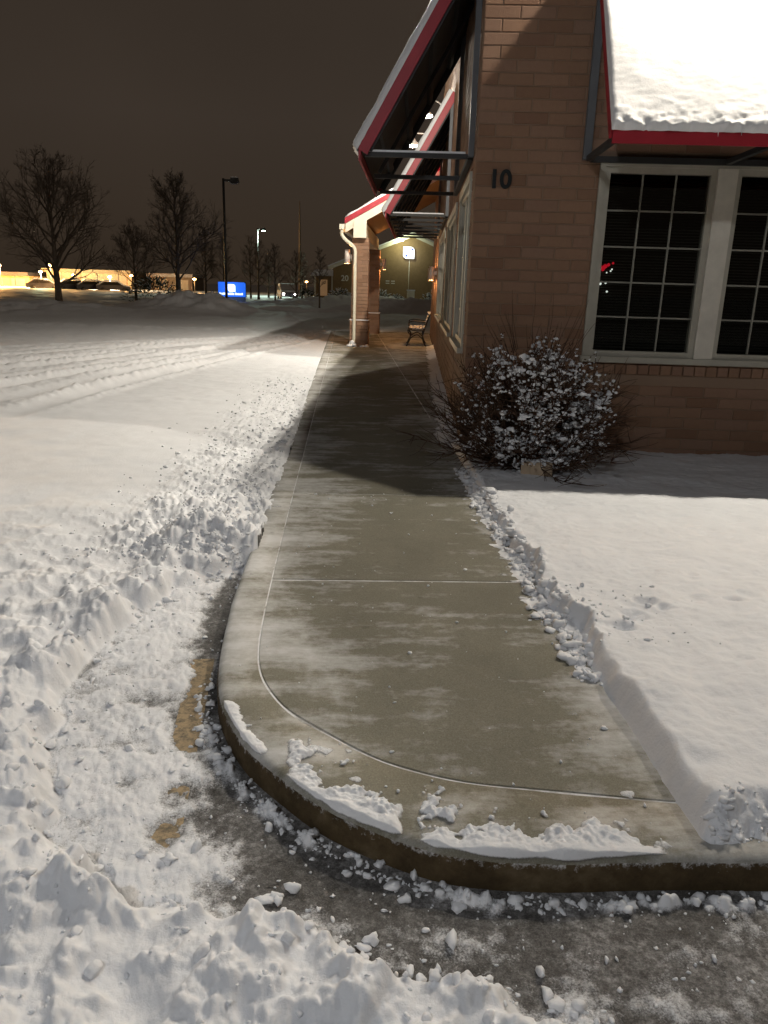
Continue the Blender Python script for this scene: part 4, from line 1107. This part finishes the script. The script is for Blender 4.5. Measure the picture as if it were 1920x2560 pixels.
n20 = text_mesh('20', .62, .02, .012); n20.materials.clear(); n20.materials.append(M['white_letters'])
nb = thing('house_number', 'white number 20 on the tan building across the drive', 'house number', (-.55, 66.35, 2.05))
o = link('digits', n20, nb); o.rotation_euler = (R(90), 0, 0)
# small side entry with a pale hood
b_ = MB(); b_.box(-HWD-1.5, -HWD-.02, 1.0, 5.0, 0, 2.6); b_.build('side_entry', M['beige_wall'], bk)
b_ = MB(); b_.box(-HWD-1.6, -HWD-1.45, .8, .95, 0, 2.5); b_.build('entry_post', M['fascia'], bk)
b_ = MB(); b_.box(-HWD-.16, -HWD-.04, .8, .95, 0, 2.5); b_.build('entry_post', M['fascia'], bk)
b_ = MB(); b_.hexa([(-HWD-1.9, .4, 2.5), (-HWD, .4, 2.5), (-HWD, 5, 2.5), (-HWD-1.9, 5, 2.5), (-HWD-1.5, .6, 3.0), (-HWD, .6, 3.0), (-HWD, 5, 3.0), (-HWD-1.5, 5, 3.0)]); b_.build('entry_roof', M['snow_clump'], bk)
M['lit_warm'] = mat('lit_window', (.2, .15, .1), .6, emit=(1, .55, .25), es=.10)
b_ = MB(); b_.box(-HWD-1.1, -HWD-.5, .97, 1.005, .9, 2.2); b_.build('lit_door', M['lit_warm'], bk)
# illuminated square sign on the gable
M['sign_white'] = mat('sign_white', (.8, .8, .8), .5, emit=(.86, .95, 1.0), es=1.0)
M['sign_blue'] = mat('sign_blue', (.02, .05, .4), .5, emit=(.03, .06, .55), es=.6)
def leafsquare(a_, r_, n=7):
    pts = [(-a_, a_)]
    for i in range(n+1):
        t = math.pi/2-math.pi/2*i/n; pts.append((a_-r_+r_*math.cos(t), a_-r_+r_*math.sin(t)))
    pts.append((a_, -a_))
    for i in range(n+1):
        t = -math.pi/2-math.pi/2*i/n; pts.append((-a_+r_+r_*math.cos(t), -a_+r_+r_*math.sin(t)))
    return pts
def plate(name, poly, y0_, y1_, mat_, parent, cx=0, cz=0):
    b_ = MB(); b_.prism(poly, 0, y1_-y0_); b_.v = [(x+cx, y1_-zz, y+cz) for x, y, zz in b_.v]; return b_.build(name, mat_, parent)
gs = thing('wall_sign', 'glowing white square sign with two rounded corners and blue marks on the gable', 'sign', (4.97, 66.4, 4.40))
plate('panel', leafsquare(.46, .30), -.10, 0, M['sign_white'], gs)
for pl in ([(.17, .33), (.37, .30), (.35, .16), (.20, .18)], [(-.29, -.16), (-.10, -.14), (-.11, -.30), (-.27, -.33)], [(.03, -.14), (.06, -.14), (.05, -.32), (.02, -.32)]):
    plate('blue_mark', pl, -.13, -.105, M['sign_blue'], gs)
point((4.97, 65.6, 4.4), 35, (.85, .95, 1.0), .3)
fl = thing('gable_floodlight', 'small bright floodlight on the gable beside the porch awning edge', 'floodlight', (4.35, 66.3, 5.35))
b_ = MB(); b_.box(-.16, .16, -.25, .1, -.1, .1); b_.build('housing', M['dark'], fl)
b_ = MB(); b_.box(-.13, .13, -.275, -.255, -.09, .07); b_.build('lens', mat('flood_lens', (1, 1, 1), .5, emit=(.95, 1, .78), es=30), fl)
point((0, -1.0, -.2), 110, (.92, 1.0, .62), .15, fl)
mt_ = thing('utility_cabinet', 'pale grey utility cabinet between the snowy shrubs by the tan building', 'cabinet', (5.17, 65.2, .55))
b_ = MB(); b_.box(-.3, .3, -.2, .2, -.6, .85); b_.build('cabinet', M['fascia'], mt_); b_ = MB(); b_.box(-.33, .33, -.23, .23, .853, .95); b_.build('lid', M['snow_clump'], mt_)
for i, (x, y, w_, h, lab) in enumerate(((2.6, 65, 3.2, 1.25, 'wide snow-laden shrub left of the utility cabinet'), (4.0, 64.6, 2.2, .9, 'low snow-laden shrub touching the utility cabinet'),
                                        (7.2, 65, 3.0, 1.35, 'snow-laden shrub between the utility cabinet and the porch wall'), (-.6, 62, 2.4, 1.3, 'snow-laden shrub behind the porch columns below the number 20'),
                                        (-3.3, 63, 2.6, 1.2, 'dark shrub beside the pale side entry'))):
    leafy('snowy_shrub', lab, (x, y, .15), w_, h, 260, .75 if i < 4 else .15, 'shrubs before the tan building')
leafy('spruce_shrub', 'dark drooping evergreen shrub on the snow beside the tall tree', (-12.6, 53, .2), 4.4, 1.7, 420, .22)
leafy('spruce_shrub', 'low evergreen shrub in front of the blue sign', (-9.9, 60, .2), 1.6, .7, 160, .2)

# monument sign
ms = thing('monument_sign', 'glowing blue sign with white emblem and lettering on the snow', 'sign', (-8.85, 62, -.1), R(4))
b_ = MB(); b_.box(-.95, 1.0, -.15, .25, 0, .66); b_.build('base', M['sidepanel'], ms)
b_ = MB(); b_.box(-1.07, 1.07, -.14, .24, .665, 1.80); b_.build('cabinet', M['dark'], ms)
plate('face', [(-1.04, -.54), (1.02, -.54), (1.02, .44), (.92, .54), (-1.04, .54)], -.17, -.142, mat('sign_face', (.02, .1, .5), .5, emit=(.018, .13, .70), es=.8), ms, 0, 1.23)
plate('emblem', leafsquare(.28, .17), -.20, -.172, M['sign_white'], ms, -.03, 1.34)
for x, z in ((.09, 1.43), (-.14, 1.25)): plate('emblem_mark', [(-.03, .03), (.03, .035), (.03, -.03), (-.03, -.03)], -.215, -.202, M['sign_blue'], ms, x, z)
x = -.92
for wl in (5, 6, 6):
    for i in range(wl):
        h = .17 if i == 0 else rng.choice([.13, .13, .16]); plate('letter', [(-.042, 0), (.042, 0), (.042, h), (-.042, h)], -.20, -.172, M['sign_white'], ms, x, .83); x += .098
    x += .06
point((-8.85, 61.2, 1.3), 25, (.3, .5, 1.0), .3)

# parking lot lamps, the last one an added fill light
def lot_lamp(loc, h, label, lit, rz=0, col=(.75, 1.0, .82), power=0, arm=.5):
    t = thing('lamp_post', label, 'lamp post', loc, rz, 'tall lamp posts')
    b_ = MB(); b_.tube([(0, 0, -.1), (0, 0, h)], [.085, .07], 8); b_.build('pole', M['dark'], t)
    b_ = MB(); b_.box(.05, arm-.1, -.05, .05, h-.16, h-.04); b_.build('arm', M['dark'], t)
    b_ = MB(); b_.hexa([(arm-.15, -.2, h-.24), (arm+.35, -.2, h-.20), (arm+.35, .2, h-.20), (arm-.15, .2, h-.24), (arm-.12, -.2, h+.03), (arm+.3, -.17, h+.05), (arm+.3, .17, h+.05), (arm-.12, .2, h+.03)])
    b_.build('head', M['dark'], t)
    b_ = MB(); b_.box(arm-.1, arm+.28, -.15, .15, h-.285, h-.245)
    b_.build('lens', mat('lens_lit', (1, 1, 1), .5, emit=col, es=18) if lit else M['sidepanel'], t)
    b_ = MB(); b_.box(arm-.1, arm+.28, -.16, .16, h+.052, h+.09); b_.build('snow_cap', M['snow_clump'], t)
    if lit: point((arm+.1, 0, h-.42), power, col, .12, t)
    return t
lot_lamp((-7.2, 48, 0), 7.35, 'dark unlit lamp post with a square head behind the snow heap', False, R(0), arm=.55)
lot_lamp((-10.5, 95, 0), 7.75, 'far lamp post with a greenish lit head', True, R(0), power=2600, arm=.6)
lot_lamp((-2.6, -3.6, 0), 6.6, 'added fill lamp post, out of view, facing the rounded kerb', True, R(90), C_FILL, P_FILL, arm=.6)  # unseen post added as fill for the foreground and the brick wall
mst = thing('radio_mast', 'thin dark mast rising beyond the bare trees', 'mast', (-7.7, 130, 0))
b_ = MB(); b_.tube([(0, 0, 0), (0, 0, 9), (0, 0, 14.2)], [.22, .16, .05], 6); b_.build('mast', M['bark'], mst)

# bare trees ---------------------------------------------------------
def tree(label, loc, h, spread, trunk_r, first, seed, depth=4, up=.06):
    rr_ = random.Random(seed); t = thing('bare_tree', label, 'tree', loc, 0, 'bare winter trees')
    tb = MB(); br = MB()
    pts = [Vector((0, 0, -.2))]; rads = [trunk_r*1.25]; n = 12; drift = Vector((0, 0, 0))
    for i in range(1, n+1):
        drift += Vector((rr_.gauss(0, .012), rr_.gauss(0, .012), 0))*h/8; k_ = i/n
        pts.append(Vector((drift.x, drift.y, h*.94*k_))); rads.append(max(.012, trunk_r*(1-k_*.93)))
    tb.tube(pts, rads, 8); tb.build('trunk', M['bark'], t)
    def limb(p, d, l, r_, lev):
        n_ = 5 if lev < 3 else 3; q = [p]; d = d.normalized()
        for i in range(n_):
            d = (d+Vector((rr_.gauss(0, .10), rr_.gauss(0, .10), rr_.gauss(up, .08)))).normalized(); q.append(q[-1]+d*(l/n_))
        br.tube(q, [max(.005, r_*(1-.8*i/n_)) for i in range(n_+1)], 5 if lev < 2 else 3, False)
        if lev >= depth: return
        m_ = {1: 8, 2: 5, 3: 4}.get(lev, 3)
        for i in range(m_):
            k_ = rr_.uniform(.22, 1.0); j = min(n_-1, int(k_*n_)); pp = q[j].lerp(q[j+1], k_*n_-j)
            dd = (q[j+1]-q[j]).normalized(); a_ = rr_.uniform(0, 6.28); ax = dd.orthogonal().normalized(); ax.rotate(__import__('mathutils').Quaternion(dd, a_))
            limb(pp, dd*1.0+ax*rr_.uniform(.5, .95), l*rr_.uniform(.38, .62)*(1.15-.4*k_), max(.006, r_*.45), lev+1)
    nl = int(22*h/8)+8
    for i in range(nl):
        k_ = first+(1-first)*(i+rr_.random()*.8)/nl; z = h*.94*k_
        j = min(n-1, int(k_*n)); p = pts[j].lerp(pts[j+1], k_*n-j); a_ = i*2.4+rr_.uniform(-.5, .5)
        el = R(22)+R(42)*k_; l = spread*(1.05-.75*k_)*rr_.uniform(.75, 1.15)
        limb(p, Vector((math.cos(a_)*math.cos(el), math.sin(a_)*math.cos(el), math.sin(el))), l, max(.02, trunk_r*(.42-.25*k_)), 1)
    br.build('crown', M['bark'], t, kind='stuff'); return t
tree('large spreading bare tree standing before the glowing shop lights', (-15.45, 43.5, .1), 6.5, 4.9, .21, .17, 1)
tree('slim bare tree beside the drooping evergreen shrub', (-14.1, 54, .1), 4.4, 2.9, .11, .22, 2)
tree('tallest bare tree rising behind the snow heap', (-12.95, 62, .1), 8.6, 4.4, .21, .18, 3)
tree('slender bare tree next to the tallest tree and the blue sign', (-12.25, 70, .1), 5.8, 2.0, .12, .25, 4)
tree('bare tree directly behind the unlit lamp post', (-10.4, 68, .1), 5.4, 2.0, .10, .25, 5, 3)
tree('thin bare tree right behind the blue sign', (-9.6, 80, .1), 5.8, 2.2, .10, .25, 6, 3)
tree('bare tree close to the greenish lit lamp post', (-8.6, 78, .1), 5.2, 2.2, .12, .25, 7, 3)
tree('small forked bare tree on the greenish lit snow', (-5.4, 60, .1), 4.2, 1.6, .085, .35, 8, 3)
tree('narrow bare tree near the radio mast', (-5.2, 92, .1), 5.0, 2.0, .11, .25, 9, 3)
tree('dark bare tree between the greenish lamp and the forked tree', (-8.6, 88, .1), 4.6, 1.8, .12, .2, 10, 3)
tree('young bare tree in front of the tan building side entry', (-1.7, 49, .1), 3.7, 1.0, .06, .40, 11, 3)
tree('bare tree beside the pale side entry of the tan building', (-4.6, 72, .1), 4.2, 2.0, .09, .2, 12, 3)

# far car with headlights and a few small lamps
def car(label, loc, rz, snowy, lit=False, body=(.05, .05, .06), group='parked cars by the far shops'):
    t = thing('parked_car', label, 'car', loc, rz, group)
    b_ = MB(); prof_ = [(-2.2, .35), (2.2, .35), (2.25, .75), (1.3, .92), (.55, 1.42), (-1.1, 1.45), (-1.9, .98), (-2.25, .9)]
    b_.prism(prof_, -.85, .85); b_.v = [(x, zz, y) for x, y, zz in b_.v]; bd = b_.build('body', mat('car_paint', body, .4), t)
    b_ = MB(); b_.prism([(1.05, .98), (.52, 1.36), (-1.05, 1.38), (-1.65, 1.0)], -.86, .86); b_.v = [(x, zz, y) for x, y, zz in b_.v]; b_.build('side_window', M['room'], t)
    for x in (-1.4, 1.4):
        for y in (-.8, .8):
            b_ = MB(); b_.lathe([(.001, -.1), (.2, -.1), (.33, -.08), (.33, .08), (.2, .1), (.001, .1)], (0, 0, 0), 12); b_.v = [(x+xx, y+zz, .33+yy) for xx, yy, zz in b_.v]; b_.build('wheel', M['iron'], t)
    if snowy:
        b_ = MB(); b_.prism([(2.2, .78), (1.3, .95), (.55, 1.45), (-1.1, 1.48), (-1.95, 1.0), (-2.2, .95), (-1.9, 1.12), (-1.1, 1.66), (.6, 1.63), (1.35, 1.10), (2.15, .92)], -.82, .82); b_.v = [(x, zz, y) for x, y, zz in b_.v]; b_.build('snow_cover', M['snow_clump'], t)
    if lit:
        for y in (-.6, .6):
            b_ = MB(); b_.lathe([(.001, .06), (.09, .03), (.09, -.03), (.001, -.06)], (0, 0, 0), 10); b_.v = [(2.24+zz, y+xx, .62+yy) for xx, yy, zz in b_.v]; b_.build('headlight', M['bulb'], t)
    return t
car('far car with its headlights on beyond the forked tree', (-6.3, 84, .05), R(-80), True, True, group='cars')
for i, (x, y, a_) in enumerate(((-42.5, 112, 20), (-37.6, 110, 25), (-35.0, 110, 25), (-32.4, 110, 25))):
    car(['snow-covered parked car under the greenish shop lamp', 'snow-covered parked car below the orange shop light', 'snow-covered parked car between the brick pylon and the orange light',
         'snow-covered parked car beside the bright canopy post'][i], (x*.98, y, -.15), R(a_), True)
# shops glowing across the road
def shop(label, x0, x1, y, h, col, roofc):
    t = thing('shop_building', label, 'building', ((x0+x1)/2, y, -.2), 0); hw = (x1-x0)/2
    b_ = MB(); b_.box(-hw, hw, 0, 10, 0, h); b_.build('wall', painted('shop_wall', col, .8), t)
    b_ = MB(); b_.box(-hw-.3, hw+.3, -1.2, 10.3, h+.002, h+.5); b_.build('canopy', painted('shop_canopy', roofc, .8), t)
    k_ = int(hw*2/3)
    for i in range(k_):
        b_ = MB(); x = -hw+(i+.5)*2*hw/k_; b_.box(x-.06, x+.06, -1.1, -.98, 0, h); b_.build('post', M['dark'], t)
        b_ = MB(); b_.box(x-1.0, x+1.0, -.03, .01, .5, h-.4); b_.build('window', M['lit_warm'], t)
    return t
shop('long low shop front washed in orange light behind the large tree', -60, -47, 121, 1.9, (.42, .22, .08), (.03, .02, .02))
shop('low pale store with a canopy behind the parked snowy cars', -45.5, -33, 124, 2.6, (.30, .22, .14), (.16, .12, .08))
shop('dark low house beyond the shops', -31, -24.5, 128, 2.4, (.14, .09, .06), (.22, .18, .17))
def flood(loc, h, label, col, es, power):
    t = thing('street_lamp', label, 'street lamp', loc, 0, 'small far street lamps')
    b_ = MB(); b_.tube([(0, 0, 0), (0, 0, h)], .06, 6); b_.build('pole', M['dark'], t)
    b_ = MB(); b_.lathe([(.001, .18), (.2, .1), (.24, -.05), (.001, -.1)], (0, 0, h), 10); b_.build('globe', mat('globe', (1, 1, 1), .5, emit=col, es=es), t)
    point((0, -.5, h-.2), power, col, .2, t); return t
OR = (1.0, .48, .14)
flood((-43.0, 115, -.2), 2.5, 'greenish lamp at the corner of the orange shop front', (.75, 1.0, .6), 14, 5400)
flood((-41.6, 113, -.2), 1.5, 'low white lamp beneath the greenish shop lamp', (1.0, .9, .7), 10, 700)
flood((-55, 116, -.2), 3.2, 'orange lamp over the long shop front', OR, 12, 15600)
flood((-49, 116, -.2), 3.2, 'orange lamp near the end of the long shop front', OR, 12, 12600)
flood((-40.5, 112, -.2), 3.4, 'orange lamp close to the trunk of the large tree', OR, 16, 2700)
flood((-37.8, 113, -.2), 2.2, 'broad orange lamp over the snow-covered cars', OR, 14, 5400)
flood((-38.0, 110, -.2), 1.2, 'low white lamp between the snow-covered cars', (1.0, .85, .65), 12, 700)
flood((-32.9, 113, -.2), 2.1, 'bright warm lamp on the canopy post past the cars', (1.0, .78, .5), 20, 4500)
flood((-27.6, 104, -.2), 2.3, 'orange lamp beside the slim tree', OR, 14, 300)
flood((-20.0, 106, -.2), 2.1, 'orange lamp between the slim tree and the tallest tree', OR, 12, 300)
flood((-5.6, 110, -.2), 2.2, 'tiny orange lamp near the radio mast', OR, 8, 60)
pg = thing('utility_pedestal', 'small white utility pedestal on the snow by the young bare tree', 'pedestal', (-3.1, 60, 0))
b_ = MB(); b_.prism([(-.1, -.1), (.1, -.1), (.1, .1), (-.1, .1)], 0, 1.05, .03, .05); b_.build('case', M['fascia'], pg)
print('objects', len(bpy.data.objects), 'time', time.time()-T00)
